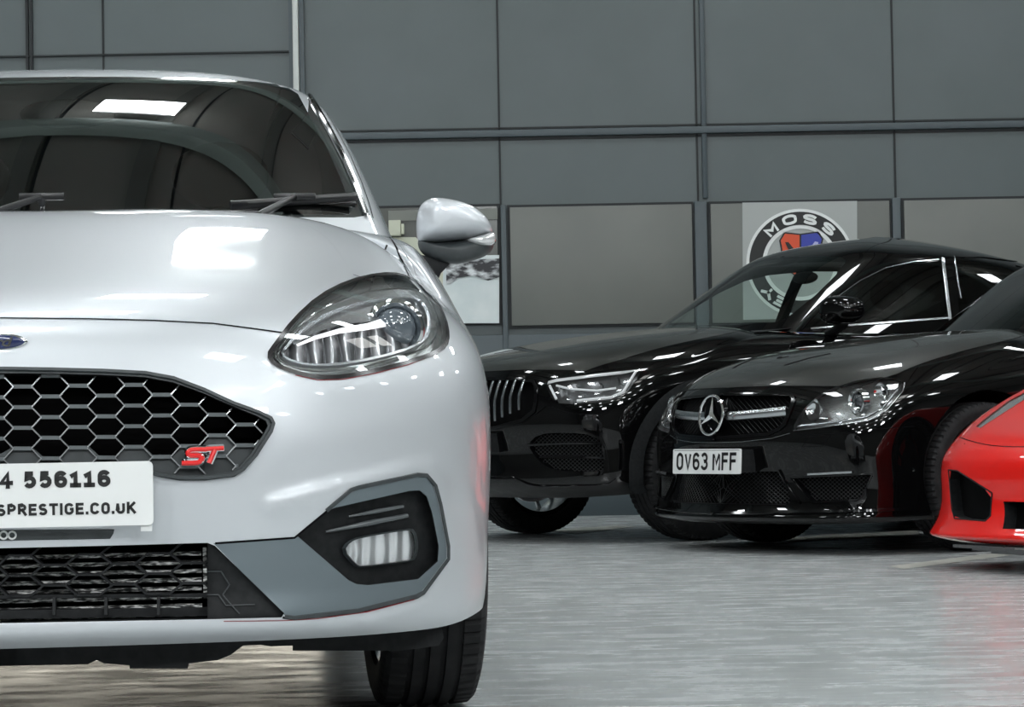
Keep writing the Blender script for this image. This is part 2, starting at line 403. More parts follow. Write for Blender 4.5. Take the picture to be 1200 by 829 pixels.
def wheel(parent, c, R, w, rim, out=1, steer=0, spokes=5, rmat=None, caliper=None, treads=72, style='twin', groove=.008):
    """wheel > tyre, rim, brake_disc, brake_caliper; out=+1: outer face toward +x"""
    e = empty('wheel', c, steer, parent); h = w / 2; mb = MB()
    # tyre profile across x
    pr = [(-h * .80, rim), (-h * .93, rim + .012), (-h * 1.0, rim + (R - rim) * .5), (-h * .985, R - .028), (-h * .93, R - .012), (-h * .84, R - .004)]
    gx = [-.56, -.19, .19, .56]; tw = h * .84
    xs = []
    for g in gx: xs += [(tw * g - .0055, 0), (tw * g - .0045, 1), (tw * g + .0045, 1), (tw * g + .0055, 0)]
    sh = lambda x: R - .004 * abs(x / tw) ** 3
    mid = [(x, sh(x) - (groove if d else 0)) for x, d in xs]
    prof = pr + mid + [(-a, b) for a, b in pr[::-1]]
    n = treads * 4; k = len(prof); V = []
    for j in range(n):
        a = 2 * PI * j / n; sip = j % 4 == 0
        for i, (x, r) in enumerate(prof):
            if sip and (i in (4, 5, 6, k - 5, k - 6, k - 7)): r -= .007
            ja = a + (0 if abs(x) < tw * .56 else .015 * (1 if x > 0 else -1))
            V.append((x, r * math.cos(ja), r * math.sin(ja)))
    mb.add(V, [(j * k + i, j * k + i + 1, ((j + 1) % n) * k + i + 1, ((j + 1) % n) * k + i) for j in range(n) for i in range(k - 1)])
    mb.build('tyre', RUB, e, smooth=True, angle=28)
    rm = MB(); s = out
    rm.lathe([(s * h * .80, rim + .004), (s * h * .86, rim - .002), (s * h * .80, rim - .014), (s * h * .55, rim - .022), (-s * h * .2, rim - .03), (-s * h * .8, rim - .02), (-s * h * .86, rim + .004)], n=64)
    rm.lathe([(s * h * .45, 0.001), (s * h * .5, .03), (s * h * .46, .035), (s * h * .42, .075), (s * h * .2, .085)], n=32)
    for q in range(spokes):
        a0 = 2 * PI * q / spokes + .3
        for da in ((-.16, .16) if style == 'twin' else (0,)):
            p0 = (s * h * .40, .055 * math.cos(a0 + da * .6), .055 * math.sin(a0 + da * .6)); p1 = (s * h * .70, (rim - .012) * math.cos(a0 + da * 1.25), (rim - .012) * math.sin(a0 + da * 1.25))
            pm = tuple((u + v) / 2 + (s * .012 if i == 0 else 0) for i, (u, v) in enumerate(zip(p0, p1)))
            rm.tube([p0, pm, p1], [.017, .013, .015], 8)
    rm.build('rim', rmat or GLOSSB, e, smooth=True, angle=35)
    MB().lathe([(s * h * .05, .001), (s * h * .05, rim * .72), (-s * h * .1, rim * .72), (-s * h * .1, .001)], n=48).build('brake_disc', SATC, e)
    cb = MB(); nn = 10; r1, r2 = rim * .58, rim * .84; V = []
    for j in range(nn):
        a = PI * .5 + (j / (nn - 1) - .5) * 1.1 + (.9 if True else 0)
        for x, r in ((-.035, r1), (.045, r1), (.045, r2), (-.035, r2)): V.append((s * (h * .05 + x), r * math.cos(a), r * math.sin(a)))
    cb.add(V, [(j * 4 + i, j * 4 + (i + 1) % 4, (j + 1) * 4 + (i + 1) % 4, (j + 1) * 4 + i) for j in range(nn - 1) for i in range(4)] + [(0, 1, 2, 3), tuple((nn - 1) * 4 + i for i in range(4))])
    cb.build('brake_caliper', caliper or GLOSSB, e, bevel=.004)
    return e
def sorted_bottom(net):
    U = np.linspace(net.nu * .3, net.nu - 2, 200); G = net.eval(np.stack([U, U * 0], -1)); k = np.argsort(G[:, 1]); return G[k, 1], G[k, 2]
def arch_poly(net, yc, zc, R, flat=None):
    """wheel-arch outline on the side of a skin, open to the bottom edge"""
    P = []
    for i in range(61):
        a = math.radians(-60 + 300 * i / 60); z = zc + R * math.sin(a); y = yc - R * math.cos(a)
        zb = np.interp(y, *sorted_bottom(net)) + .006
        P.append(net.side(y, z) if z > zb else None)
    P = [p for p in P if p is not None]
    # clip when at bottom
    P = np.array(P); P = np.array([[p[0], p[1]] for p in P])
    return np.concatenate([[[P[0][0], -1.]], P, [[P[-1][0], -1.]]])
def clipv(poly, lo=0.02):
    q = np.array(poly); return q
def plate(car, c, w, h, tilt, m=WHITE, name='number_plate', ry=0):
    """flat plate; returns (object, function placing flat lettering on it)"""
    rot = Matrix.Rotation(ry, 3, 'Z') @ Matrix.Rotation(tilt, 3, 'X')
    tf = lambda p: np.array(c) + np.array(rot @ Vector((p[0], -p[2], p[1])))
    r = .008; P = []
    for sx, sy, a0 in ((1, 1, 0), (-1, 1, 90), (-1, -1, 180), (1, -1, 270)):
        for k in range(5):
            a = math.radians(a0 + k * 22.5); P.append((sx * (w / 2 - r) + r * math.cos(a), sy * (h / 2 - r) + r * math.sin(a)))
    o = MB().prism(P, -.006, .0, tf).build(name, m, car.root)
    return o, tf
def lettering(name, txt, tf, size, x, y, m, parent, xs=1., bold=0., spacing=1., align='CENTER', z=.0012):
    V, F_ = text_mesh(txt, size, bold, spacing, xs, align)
    return mesh_obj(name, [tf((v[0] + x, v[1] + y, z)) for v in V], F_, m, parent)

def arc(cx, cy, rx, ry, a0, a1, n=10): return [(cx + rx * math.cos(math.radians(a0 + (a1 - a0) * i / n)), cy + ry * math.sin(math.radians(a0 + (a1 - a0) * i / n))) for i in range(n + 1)]
STROKES = {
 'O': [arc(.25, .7, .25, .3, 0, 180) + arc(.25, .3, .25, .3, 180, 360) + [(.5, .7)]], 'V': [[(0, 1), (.25, 0), (.5, 1)]],
 '6': [arc(.25, .72, .25, .28, 20, 180) + arc(.25, .28, .25, .28, 180, 360) + arc(.25, .32, .25, .26, 0, 180)], '3': [arc(.24, .74, .24, .26, 160, -80) + arc(.24, .27, .26, .27, 85, -165)],
 'M': [[(0, 0), (0, 1), (.28, .35), (.56, 1), (.56, 0)]], 'F': [[(0, 0), (0, 1), (.46, 1)], [(0, .53), (.40, .53)]], 'J': [[(.44, 1), (.44, .28)] + arc(.22, .28, .22, .28, 0, -170)],
 'U': [[(0, 1), (0, .28)] + arc(.25, .28, .25, .28, 180, 360) + [(.5, 1)]], 'S': [arc(.25, .755, .24, .245, 25, 270) + arc(.25, .265, .26, .265, 90, -160)],
 'P': [[(0, 0), (0, 1), (.25, 1)] + arc(.25, .74, .25, .26, 90, -90) + [(0, .48)]], 'R': [[(0, 0), (0, 1), (.25, 1)] + arc(.25, .74, .24, .26, 90, -90) + [(0, .48)], [(.26, .48), (.52, 0)]],
 'E': [[(.46, 0), (0, 0), (0, 1), (.45, 1)], [(0, .52), (.40, .52)]], 'T': [[(0, 1), (.52, 1)], [(.26, 1), (.26, 0)]], 'I': [[(0, 0), (0, 1)]],
 'G': [arc(.28, .7, .28, .3, 20, 180) + arc(.28, .3, .28, .3, 180, 350) + [(.55, .48), (.34, .48)]], 'C': [arc(.28, .7, .28, .3, 15, 180) + arc(.28, .3, .28, .3, 180, 345)],
 'K': [[(0, 0), (0, 1)], [(.5, 1), (.04, .42)], [(.17, .58), (.54, 0)]], '4': [[(.40, 0), (.40, 1), (0, .28), (.58, .28)]], '5': [[(.45, 1), (.08, 1), (.04, .56)] + arc(.24, .33, .26, .33, 125, -150)],
 '1': [[(.02, .78), (.2, .92), (.2, 0)], [(0, 0), (.4, 0)]], '.': [[(0, 0), (0, .03)]], 'Y': [[(0, 1), (.26, .48), (.52, 1)], [(.26, .48), (.26, 0)]], 'N': [[(0, 0), (0, 1), (.5, 0), (.5, 1)]]}
def stroke_text(txt, h, th, xs=1., gap=.2, space=.45):
    """flat block lettering: returns verts, faces, width; th and h in metres"""
    V, F_ = [], []; x = 0; H = h - th
    for ch in txt:
        if ch == ' ': x += space * h; continue
        g = STROKES[ch]; w = max(p[0] for l in g for p in l) * h * xs
        for l in g:
            Q = [np.array((x + th / 2 + p[0] * h * xs, th / 2 + p[1] * H)) for p in l]; k = len(Q); A = []
            for i in range(k):
                d0 = Q[i] - Q[i - 1] if i else Q[1] - Q[0]; d1 = Q[i + 1] - Q[i] if i < k - 1 else d0; d0 = d0 / (np.linalg.norm(d0) + 1e-9); d1 = d1 / (np.linalg.norm(d1) + 1e-9)
                n0 = np.array((-d0[1], d0[0])); n1 = np.array((-d1[1], d1[0])); m = n0 + n1; m = m / (m @ m + 1e-9) * 2 if m @ m > .25 else n0
                m = m * min(1, 1.6 / (np.linalg.norm(m) + 1e-9)); e = (-d0 if i == 0 else d1 if i == k - 1 else d0 * 0) * th * (.5 if len(l) < 6 and ch not in 'V' else 0)
                A += [Q[i] + m * th / 2 + e, Q[i] - m * th / 2 + e]
            b = len(V); V += [(a[0], a[1], 0) for a in A]; F_ += [(b + 2 * i, b + 2 * i + 1, b + 2 * i + 3, b + 2 * i + 2) for i in range(k - 1)]
        x += w + th + gap * h
    return V, F_, x - gap * h
def block_lettering(name, txt, tf, h, th, x, y, m, parent, xs=1., gap=.2, space=.45, align=0, z=.0012, width=None):
    V, F_, w = stroke_text(txt, h, th, xs, gap, space); k = width / w if width else 1
    return mesh_obj(name, [tf(((v[0] - w * align) * k + x, v[1] - h / 2 + y, z)) for v in V], F_, m, parent)
GROUPS = {'headlamp': ('headlamp_', 'lamp_', 'projector_', 'daylight_'), 'fog_lamp': ('fog_',), 'grille': ('grille_',), 'lower_intake': ('intake_', 'lower_grille', 'radiator')}
def nest(root):
    made = {}
    for o in list(bpy.data.objects):
        if o.parent is not root or o.type != 'MESH': continue
        for g, pre in GROUPS.items():
            if o.name.startswith(pre):
                X = [v.co.x for v in o.data.vertices]; sd = 0 if min(X) < 0 < max(X) else (1 if X[0] > 0 else -1)
                if g in ('grille',): sd = 0
                if g == 'headlamp' and sd == 0: break
                if (g, sd) not in made: made[g, sd] = empty(g, (0, 0, 0), 0, root)
                o.parent = made[g, sd]; break

def door_lines(net, R, ys, z0=.36, z1=1.0):
    """upright door gaps on the flanks and one along the sill"""
    for y in ys:
        mb = MB(); net.ribbon(mb, [net.side(y + .02 * math.sin((z - z0) * 3), z) for z in np.linspace(z0, z1, 12)], .004, px=False, mirror=True); mb.build('door_gap', SEAM, R)
def uv_line(pts, st=.15): return dens(pts, st, False)
# ================================================================== the silver hatchback
def silver_hatchback():
    c = Car('silver_hatchback', -.848, 4.38, -.095); R = c.root
    tag(R, 'silver hot hatchback seen head-on with hexagon mesh grille and red badge', 'car')
    xs = [0, .16, .31, .45, .57, .68, .765, .825, .862]
    py = [0, .004, .018, .046, .09, .155, .245, .355, .50]
    kx = [0, .31, .57, .765, .862]
    T = [  # per row: dy at kx, z at kx, xscale at kx
        ((.06, .06, .07, .07, .05), (.188, .188, .186, .188, .212), (1, 1, 1, 1, .988)),
        ((.0, .0, .01, .02, .02), (.212, .212, .208, .214, .25), (1, 1, 1, 1, .993)),
        ((.03, .03, .025, .02, .02), (.265, .265, .27, .29, .325), (1, 1, 1, 1, .997)),
        ((.02, .02, .015, .01, .01), (.335, .335, .345, .36, .39), (1, 1, 1, 1, 1)),
        ((0, 0, 0, 0, 0), (.41, .41, .42, .43, .455), (1, 1, 1, 1, 1.003)),
        ((0, 0, 0, 0, 0), (.50, .50, .505, .515, .525), (1, 1, 1, 1, 1.005)),
        ((.015, .015, .015, .02, .01), (.60, .60, .595, .59, .59), (1, 1, 1, 1, 1.005)),
        ((.04, .04, .045, .065, .05), (.672, .67, .665, .655, .645), (1, 1, 1, 1, .998)),
        ((.075, .075, .09, .14, .11), (.732, .73, .73, .715, .695), (1, 1, 1, .99, .985)),
        ((.20, .20, .22, .26, .20), (.785, .785, .785, .77, .745), (1, 1, .985, .97, .955)),
        ((.52, .51, .50, .46, .36), (.868, .866, .862, .845, .80), (1, .97, .95, .925, .90)),
        ((.96, .96, .94, .87, .74), (.992, .995, 1.002, 1.0, .965), (1, .90, .86, .83, .80)),
    ]
    C = []
    for x, y0 in zip(xs, py):
        col = [(x * np.interp(x, kx, sc), y0 + np.interp(x, kx, dy), np.interp(x, kx, z)) for dy, z, sc in T]
        C.append(col + [(0, 1.12, 1.0)])
    zz = [.225, .265, .33, .39, .455, .525, .59, .65, .71, .77, .835]
    def side(y, X, Z, last, pole): return [(a, y, z) for a, z in zip(X, Z)] + [last, pole]
    C.append(side(.84, [.85, .86, .864, .868, .87, .87, .87, .868, .858, .825, .775], zz, (.715, 1.12, .975), (0, 1.14, .99)))
    z2 = [.2, .26, .33, .41, .49, .57, .65, .73, .80, .87, .93]
    C.append(side(1.25, [.84, .855, .862, .865, .868, .868, .866, .86, .845, .82, .78], z2, (.71, 1.3, .985), (0, 1.3, .985)))
    z3 = [.2, .27, .35, .43, .52, .60, .69, .77, .85, .91, .955]
    for y, k in ((1.75, 1), (2.5, 1), (3.1, .995), (3.6, .97)):
        C.append(side(y, [k * a for a in [.83, .85, .862, .865, .868, .868, .866, .86, .85, .825, .79]], z3, (.72, y, .97), (0, y, .975)))
    C.append([(a, 3.93, z) for a, z in zip([.70, .74, .76, .77, .775, .775, .77, .76, .75, .73, .71], z3)] + [(.6, 3.9, .97), (0, 3.9, .975)])
    C.append([(.42, y, z) for y, z in zip([3.98, 4.03, 4.05, 4.06, 4.06, 4.05, 4.04, 4.02, 4.0, 3.98, 3.96], z3)] + [(.35, 3.94, .97), (0, 3.92, .975)])
    C.append([(0, y, z) for y, z in zip([4.0, 4.05, 4.07, 4.08, 4.08, 4.07, 4.06, 4.04, 4.02, 4.0, 3.98], z3)] + [(0, 3.96, .97), (0, 3.93, .975)])
    # pressed creases: a ridge framing the fog-lamp pod, a soft hollow above it, a shoulder under the lamp
    def line(pts, y): return np.array([c.at(*p, y=y)[[0, 2]] for p in dens(pts, 6, False)])
    ridge = line([(318, 592), (345, 584), (405, 569), (485, 550), (502, 552), (516, 572), (532, 640), (530, 662), (500, 704), (430, 725)], .2)
    groove = line([(345, 560), (420, 548), (500, 528)], .2); should = line([(330, 436), (380, 452), (450, 445), (515, 425), (545, 432)], .22)
    def bump(R, uv):
        out = np.zeros_like(R); q = R[:, [0, 2]]; front = np.clip((.62 - R[:, 1]) / .2, 0, 1)
        for ln, amp, w in ((ridge, -.006, .018), (groove, .0035, .04), (should, -.0025, .03)):
            d = np.full(len(q), 9.)
            for i in range(0, len(ln), 1): d = np.minimum(d, np.hypot(q[:, 0] - ln[i, 0], q[:, 1] - ln[i, 1]))
            out[:, 1] += amp * np.exp(-(d / w) ** 2) * front
        return out
    n = Net(c, C, su=12, sv=8, bump=bump)
    P = lambda pts, st=4, ch=0, closed=True: n.pxs(dens(chaikin(pts, ch, closed) if ch else pts, st, closed))
    # ---- outlines traced on the photograph, laid on the skin
    grille_px = [(-9, 432), (60, 433), (120, 434.5), (170, 437), (205, 443), (240, 456), (275, 472), (305, 482), (318, 489), (322, 497), (319, 507), (301, 535), (286, 552), (274, 559), (240, 563.5), (210, 563.5), (190, 560), (170, 555), (-9, 559)]
    gin_px = [(-9, 438.5), (60, 439), (120, 440.5), (168, 443), (202, 449), (236, 461), (270, 476), (300, 488), (311, 494), (313, 500), (309, 508), (293, 532), (280, 547), (271, 552.5), (240, 557), (210, 557), (190, 554), (170, 550), (-9, 553)]
    intake_px = [(-9, 643), (120, 640), (243, 636.5), (252, 640), (333, 719), (330, 724), (250, 726), (-9, 731)]
    fog_px = [(349, 629), (385, 598), (394, 595), (480, 575.5), (492, 575), (500, 582), (506, 600), (514, 640), (513, 658), (490, 679), (432, 686), (418, 685), (408, 680)]
    satin_px = [(250, 637), (345, 630.5), (382, 600), (411, 576), (420, 573), (488, 557.5), (498, 558), (508, 570), (514, 592), (523, 640), (523, 655), (494, 694), (486, 698), (420, 714), (345, 722.5), (333, 721)]
    lamp_px = chaikin([(314, 417), (323, 404), (345, 375), (375, 347), (410, 329), (447, 320.5), (472, 321.5), (493, 332), (510, 350), (521, 372), (525, 392), (522, 406), (508, 415), (478, 425), (440, 435), (402, 442), (372, 443), (346, 437), (322, 428)], 1)
    arch = arch_poly(n, .83, .32, .355)
    bq = n.pxs(dens([(-9, 373), (100, 374), (180, 376), (250, 379.5), (300, 386), (336, 391), (385, 355), (430, 335), (470, 330), (480, 326), (470, 304), (462, 286), (450, 268), (432, 257)], 4, False))
    bon = np.concatenate([bq, [[bq[-1][0], 13.], [-.2, 13.]]])
    regs = [('lamp', P(lamp_px, 3)), ('grille_in', P(gin_px, 4)), ('grille_rim', P(grille_px, 4)), ('intake', P(intake_px, 4)), ('fog', P(fog_px, 3)), ('satin', P(satin_px, 4)), ('bonnet', bon),
            (None, arch), (None, arch_poly(n, 3.32, .32, .355))]
    reg = n.cut(regs)
    n.emit('body_shell', reg['body'], SILVER, R)
    n.emit('bonnet', reg['bonnet'], SILVER, R)
    n.emit('lower_bumper_panel', reg['satin'], SATIN, R)
    # bonnet and bumper shut lines
    mb = MB()
    n.ribbon(mb, [(-9, 373), (100, 374), (180, 376), (250, 379.5), (300, 386), (336, 391)], .0035, mirror=True, step=6); mb.build('bonnet_gap', SEAM, R); mb = MB()
    n.ribbon(mb, [(432, 257), (450, 268), (462, 286), (470, 304), (480, 326)], .004, mirror=True, step=4, n=1); mb.build('wing_gap', SEAM, R); mb = MB()
    n.ribbon(mb, [(252, 637), (345, 630.5), (382, 600), (411, 575), (420, 571.5), (490, 556), (501, 557), (511, 569), (517, 592), (526, 640), (526, 656), (497, 696), (488, 701), (420, 718), (345, 726), (331, 724)], .0036, mirror=True, step=4)
    mb.build('bumper_gap', SEAM, R); door_lines(n, R, (1.5, 2.6), .36, .93)
    mb = MB(); n.ribbon(mb, [(382, 599), (411, 574.5), (420, 571.5), (489, 556.5), (500, 557.5), (510, 569.5), (516, 592), (525, 640), (525, 655.5), (496, 695), (487, 699.5), (420, 716), (345, 724.5), (333, 723)], .0075, off=.001, h=.002, mirror=True, step=4); mb.build('pod_surround_edge', PLG, R)
    rl = MB(); n.ribbon(rl, [(262, 728.5), (331, 727.5), (370, 725.5), (430, 717.5), (485, 703)], .0014, off=.0012, mirror=True); rl.build('red_pinstripe', PIN, R); rl = MB()
    n.ribbon(rl, [(346, 440), (372, 446), (402, 445), (440, 438), (478, 428), (505, 418)], .0014, off=.0012, mirror=True); rl.build('red_pinstripe', PIN, R)
    # ---- upper grille
    rim = n.emit('grille_surround', reg['grille_rim'], PLG, R, off=.004)
    mb = MB(); n.ribbon(mb, [(-9, 434), (60, 435), (120, 436.5), (170, 439), (203, 445), (238, 458), (273, 474), (303, 484.5), (316, 491), (319, 497), (316, 506), (298, 534), (284, 550), (273, 556), (240, 560), (210, 560), (190, 557), (172, 553)], .007, off=.004, h=.006, mirror=True)
    mb.build('grille_bead', PLG, R, smooth=True)
    g = n.emit('grille_cavity', reg['grille_in'], VOID, R, dvec=(0, .09, 0)); n.walls('grille_duct', P(gin_px, 6), .09, PLB, R)
    solid = MB()
    cols = range(-1, 11); dx, dy, hb = 32.7, 24.3, 10.6
    def bar_y(i): return 453 + (dy / 2 if i % 2 == 0 else 0) * 0 - (dy / 2 if i % 2 else 0) - .0146 * i * dx
    th = MB(); thn = MB(); inw = .012
    def seg(mb, a, b, w, dpt, clip):
        a, b = np.array(a, float), np.array(b, float); k = 8; ps = [a + (b - a) * t / k for t in range(k + 1)]; ok = inside(ps, clip); ps = [p for p, o in zip(ps, ok) if o]
        if len(ps) < 2: return
        Q = [n.pt(*p) + np.array([0, inw, 0]) for p in (ps[0], ps[-1])]; d = Q[1] - Q[0]; d /= np.linalg.norm(d) + 1e-9
        s = np.cross(d, [0, 1, 0]); s /= np.linalg.norm(s); e = np.array([0, 1, 0]) * dpt
        for m in (1, -1):
            mm = np.array([m, 1, 1]); V = []
            for q in Q: V += [(q - s * w * .5) * mm, (q + s * w * .5) * mm, (q + s * w * .5 + e) * mm, (q - s * w * .5 + e) * mm]
            mb.add(V, [(0, 1, 5, 4), (1, 2, 6, 5), (3, 0, 4, 7), (0, 1, 2, 3), (4, 5, 6, 7)])
    x00 = 25.5; clip = [tuple(p) for p in gin_px]
    for i in range(-1, 10):
        X = x00 + dx * i
        for r in range(-3, 7):
            Yb = 453 + r * dy - (dy / 2 if i % 2 else 0) - .0146 * i * dx
            seg(th, (X - hb, Yb), (X + hb, Yb), .0062, .018, clip)
            for sy in (-1, 1):
                seg(thn, (X + hb, Yb), (X + dx - hb, Yb + sy * dy / 2 - .48), .0022, .018, clip)
    th.build('grille_bars', MESHG, R); thn.build('grille_mesh', mat('grille_mesh_edge', (.42, .44, .45), .25, .8), R)
    # filled lower cells behind the badge
    fill_px = [(-9, 532), (0, 532), (14, 524), (36, 524), (50, 536), (60, 538), (70, 536), (82, 524), (104, 524), (116, 535), (134, 535), (147, 523), (168, 523), (182, 537), (200, 537), (214, 523.5), (236, 523.5), (246, 512), (268, 511), (276, 522), (300, 521), (293, 532), (280, 547), (271, 552.5), (240, 557), (210, 557), (190, 554), (170, 550), (-9, 553)]
    f = n.cut([('fill', P(fill_px, 5))])['fill']; n.emit('grille_infill', f, PLG, R, dvec=(0, .02, 0))
    # ST badge
    def glyphs(nm, polys, m, w, inward, par=R):
        mb = MB()
        for pl in polys:
            Q = [n.pt(*p) + np.array([0, -inward, 0]) for p in dens(pl, 2, False)]
            mb.tube(Q, w, 8)
        return mb.build(nm, m, par, smooth=True)
    S_ = chaikin([(262 - 20, 527), (225, 527), (221, 529), (220, 532.5), (223, 534), (233, 534), (236, 536), (235, 541), (231, 543), (213, 543)], 1, False)
    T1 = [(241, 526.5), (262, 525.5)]; T2 = [(252, 527), (245, 543)]
    glyphs('badge_outline', [S_, T1, T2], CHROME, .0068, .000); glyphs('badge_letters', [S_, T1, T2], RED, .0042, .0042)
    # ---- plate, lettering
    pc = c.at(-3, 581.5, y=-.022)
    w = 2 * (c.at(179.5, 578, y=-.022)[0] - 0); h = c.at(170, 542, y=-.022)[2] - c.at(170, 617, y=-.022)[2]
    pz = (c.at(90, 542.5, y=-.022)[2] + c.at(90, 617, y=-.022)[2]) / 2
    po, tf = plate(c, (0, -.022, pz), w, h, math.radians(-2)); mp = w / 366
    X = lambda px: (px + 3.5) * mp
    tz = lambda py: (580 - py) * mp
    block_lettering('phone_lettering', '4 556116', tf, 19.5 * mp, 5.2 * mp, X(131), tz(562.2), INK, po, xs=1.0, gap=.16, align=1, width=127 * mp)
    block_lettering('web_lettering', 'SSPRESTIGE.CO.UK', tf, 13.6 * mp, 3.2 * mp, X(159.5), tz(596.5), INK, po, gap=.16, align=1, width=170 * mp)
    MB().box((w * .5 - .012, -.012, pz - h / 2 - .004), (.018, .012, .012)).build('plate_clip', WHITE, R)
    MB().box((0, -.004, pz), (w * .8, .03, h * .7)).build('plate_backing', PLB, R)
    # dark strip under the plate
    sp = [(-9, 621.5), (134, 620.5), (133, 625), (129, 631.5), (-9, 634)]
    f = n.cut([('s', P(sp, 4))])['s']; st = n.emit('plinth_strip', f, PLG, R, off=.002)
    for q in (4.5, 14.5):
        p = n.pt(q, 627.5); MB().lathe([(0, .0045), (-.002, .0045), (-.002, .0075), (0, .0075)], (p[0], p[1] - .003, p[2]), 'y', 20).build('strip_ring', WHITE, st)
    # ---- oval emblem
    e0 = n.pt(-4, 401.5); rx, rz = .054, .0155
    def oval(k, d): return [(0 + rx * k * math.cos(a), e0[1] - .004 - d + .0, e0[2] + rz * (1 - (1 - k) * 2.2) * math.sin(a)) for a in np.linspace(0, 2 * PI, 48, endpoint=False)]
    em = pillow(MB(), oval(1.0, 0), (0, -1, .1), .006, .01, 5).build('emblem_rim', CHROME, R, smooth=True)
    pillow(MB(), oval(.93, .0015), (0, -1, .1), .006, .005, 5).build('emblem_field', BLUEE, R, smooth=True)
    V, F_ = text_mesh('Ford', .026, .0004, .9, 1.25); mesh_obj('emblem_script', [(v[0] + v[1] * .3, e0[1] - .0125, e0[2] + v[1] * .85) for v in V], F_, CHROME, R)
    # ---- lower intake: cavity, radiator, honeycomb
    n.emit('intake_cavity', reg['intake'], VOID, R, dvec=(0, .10, 0)); n.walls('intake_duct', P(intake_px, 6), .10, PLB, R)
    rad = mat('radiator_fins', (.3, .3, .3), .4, .3); noise_col(rad, (.015, .015, .015), (.9, .9, .88), 60, 8, mapping=(1, 1, 5), lo=.45, hi=.62)
    mb = MB()
    for r in range(8):
        zt = c.at(100, 652 + r * 10.2, y=.085)[2]; mb.box((0, .09, zt), (2 * c.at(236, 660, y=.085)[0], .012, .0065))
    xr = c.at(240, 660, y=.08)[0]
    mb.box((xr, .085, c.at(240, 672, y=.08)[2]), (.006, .012, .085)).box((-xr, .085, c.at(240, 672, y=.08)[2]), (.006, .012, .085)); mb.build('radiator', rad, R)
    cov_px = [(243, 636.5), (252, 640), (333, 719), (330, 724), (255, 726), (243, 726)]
    f = n.cut([('s', P(cov_px, 4))])['s']; n.emit('intake_blank', f, PLB, R, dvec=(0, .012, 0))
    n.walls('intake_blank_edge', P(cov_px, 6), .02, PLB, R)
    mb = MB()
    for q in ([(243, 671), (260, 671), (270, 686), (262, 697)], [(262, 697), (282, 719)], [(257, 697), (266, 709), (300, 708)], [(243, 697), (257, 697)]): n.ribbon(mb, q, .0022, off=-.009, h=.001, mirror=True)
    mb.build('intake_blank_relief', PLG, R)
    hx = MB(); inw = .022; ip = intake_px
    for i in range(-1, 9):
        X = 21 + 41 * i
        for r in range(0, 4):
            Yb = 652 + r * 24 + (12 if i % 2 else 0) - .0146 * i * 41
            if Yb > 702: continue
            seg(hx, (X - 13, Yb), (X + 13, Yb), .0035, .03, ip)
            for sy in (-1, 1):
                if Yb + sy * 12 < 702: seg(hx, (X + 13, Yb), (X + 28, Yb + sy * 12), .0035, .03, ip)
    seg(hx, (-9, 701), (252, 699), .006, .03, ip); seg(hx, (-9, 722), (325, 717), .014, .03, ip)
    for X in (62, 123, 185): seg(hx, (X, 701), (X, 722), .005, .03, ip)
    hx.build('lower_grille_mesh', PLB, R)
    # ---- fog lamp pod
    n.emit('fog_recess', reg['fog'], PLB, R, dvec=(0, .028, 0)); n.walls('fog_duct', P(fog_px, 5), .028, PLB, R)
    mb = MB()
    for a, b, w in (((409, 606), (473, 594), .004), ((382, 624), (478, 605), .005)):
        Q = [n.pt(*p) + np.array([0, .02, 0]) for p in (a, ((a[0] + b[0]) / 2, (a[1] + b[1]) / 2), b)]; mb.tube(Q, [w * .4, w, w * .8], 8)
    mb.build('fog_pod_rib', mat('rib_sheen', (.09, .10, .105), .25), R, smooth=True)
    fl = chaikin([(404, 646), (411, 636), (424, 631), (474, 622.5), (483, 623), (487, 640), (484, 655), (478, 657.5), (424, 664.5), (418, 662)], 1)
    ringp = lambda q, k: [n.pt(*(np.array([447, 643]) + (p - np.array([447, 643])) * k)) + np.array([0, q, 0]) for p in fl]
    A, B, Cc = ringp(.018, 1.12), ringp(.006, 1.02), ringp(.05, .8); k = len(A)
    for m in (1,):
        mb = MB(); q = MB(); ln = MB()
        for sx in (1, -1):
            s3 = np.array([sx, 1, 1]); mb.add(np.concatenate([np.array(A) * s3, np.array(B) * s3, np.array(ringp(.03, .98)) * s3]), [(i + o, (i + 1) % k + o, k + (i + 1) % k + o, k + i + o) for i in range(k) for o in (0, k)])
            pass
        mb.build('fog_lamp_bezel', PLG, R, smooth=True)
        fr = mat('fog_reflector', (.9, .9, .9), .3, .6); wv = N(fr, 'ShaderNodeTexWave', Scale=14, Distortion=1.5, Detail=1); tc = N(fr, 'ShaderNodeTexCoord'); L(fr, tc.outputs['Object'], wv.inputs['Vector'])
        bp = N(fr, 'ShaderNodeBump', Strength=.9, Distance=.008); L(fr, wv.outputs[0], bp.inputs['Height']); L(fr, bp.outputs[0], bsdf(fr).inputs['Normal'])
        fz = n.cut([('s', n.pxs(dens(fl, 3)))])['s']; n.emit('fog_lamp_reflector', fz, fr, R, dvec=(0, .02, 0)); n.emit('fog_lamp_glass', fz, LENS, R, dvec=(0, .008, 0))
    # ---- headlamp
    n.emit('headlamp_glass', reg['lamp'], LENS, R)
    n.walls('headlamp_bucket', P(lamp_px, 5), .05, mat('lamp_bucket', (.16, .16, .162), .3, .6), R, shrink=.96)
    n.emit('headlamp_back', reg['lamp'], mat('lamp_back', (.50, .52, .51), .25, .8), R, dvec=(0, .05, 0), shrink=.96)
    mb = MB(); n.ribbon(mb, lamp_px, .008, off=.0015, mirror=True, closed=True, step=3); mb.build('headlamp_seal', mat('lamp_seal', (.012, .010, .011), .2), R)
    lens_px = chaikin([(327, 418), (338, 402), (360, 381), (395, 364), (440, 352), (476, 348), (494, 354), (503, 370), (503, 388), (494, 402), (470, 413), (430, 423), (385, 430), (350, 428)], 2)
    D = lambda px, py, d: n.deep(px, py, d)
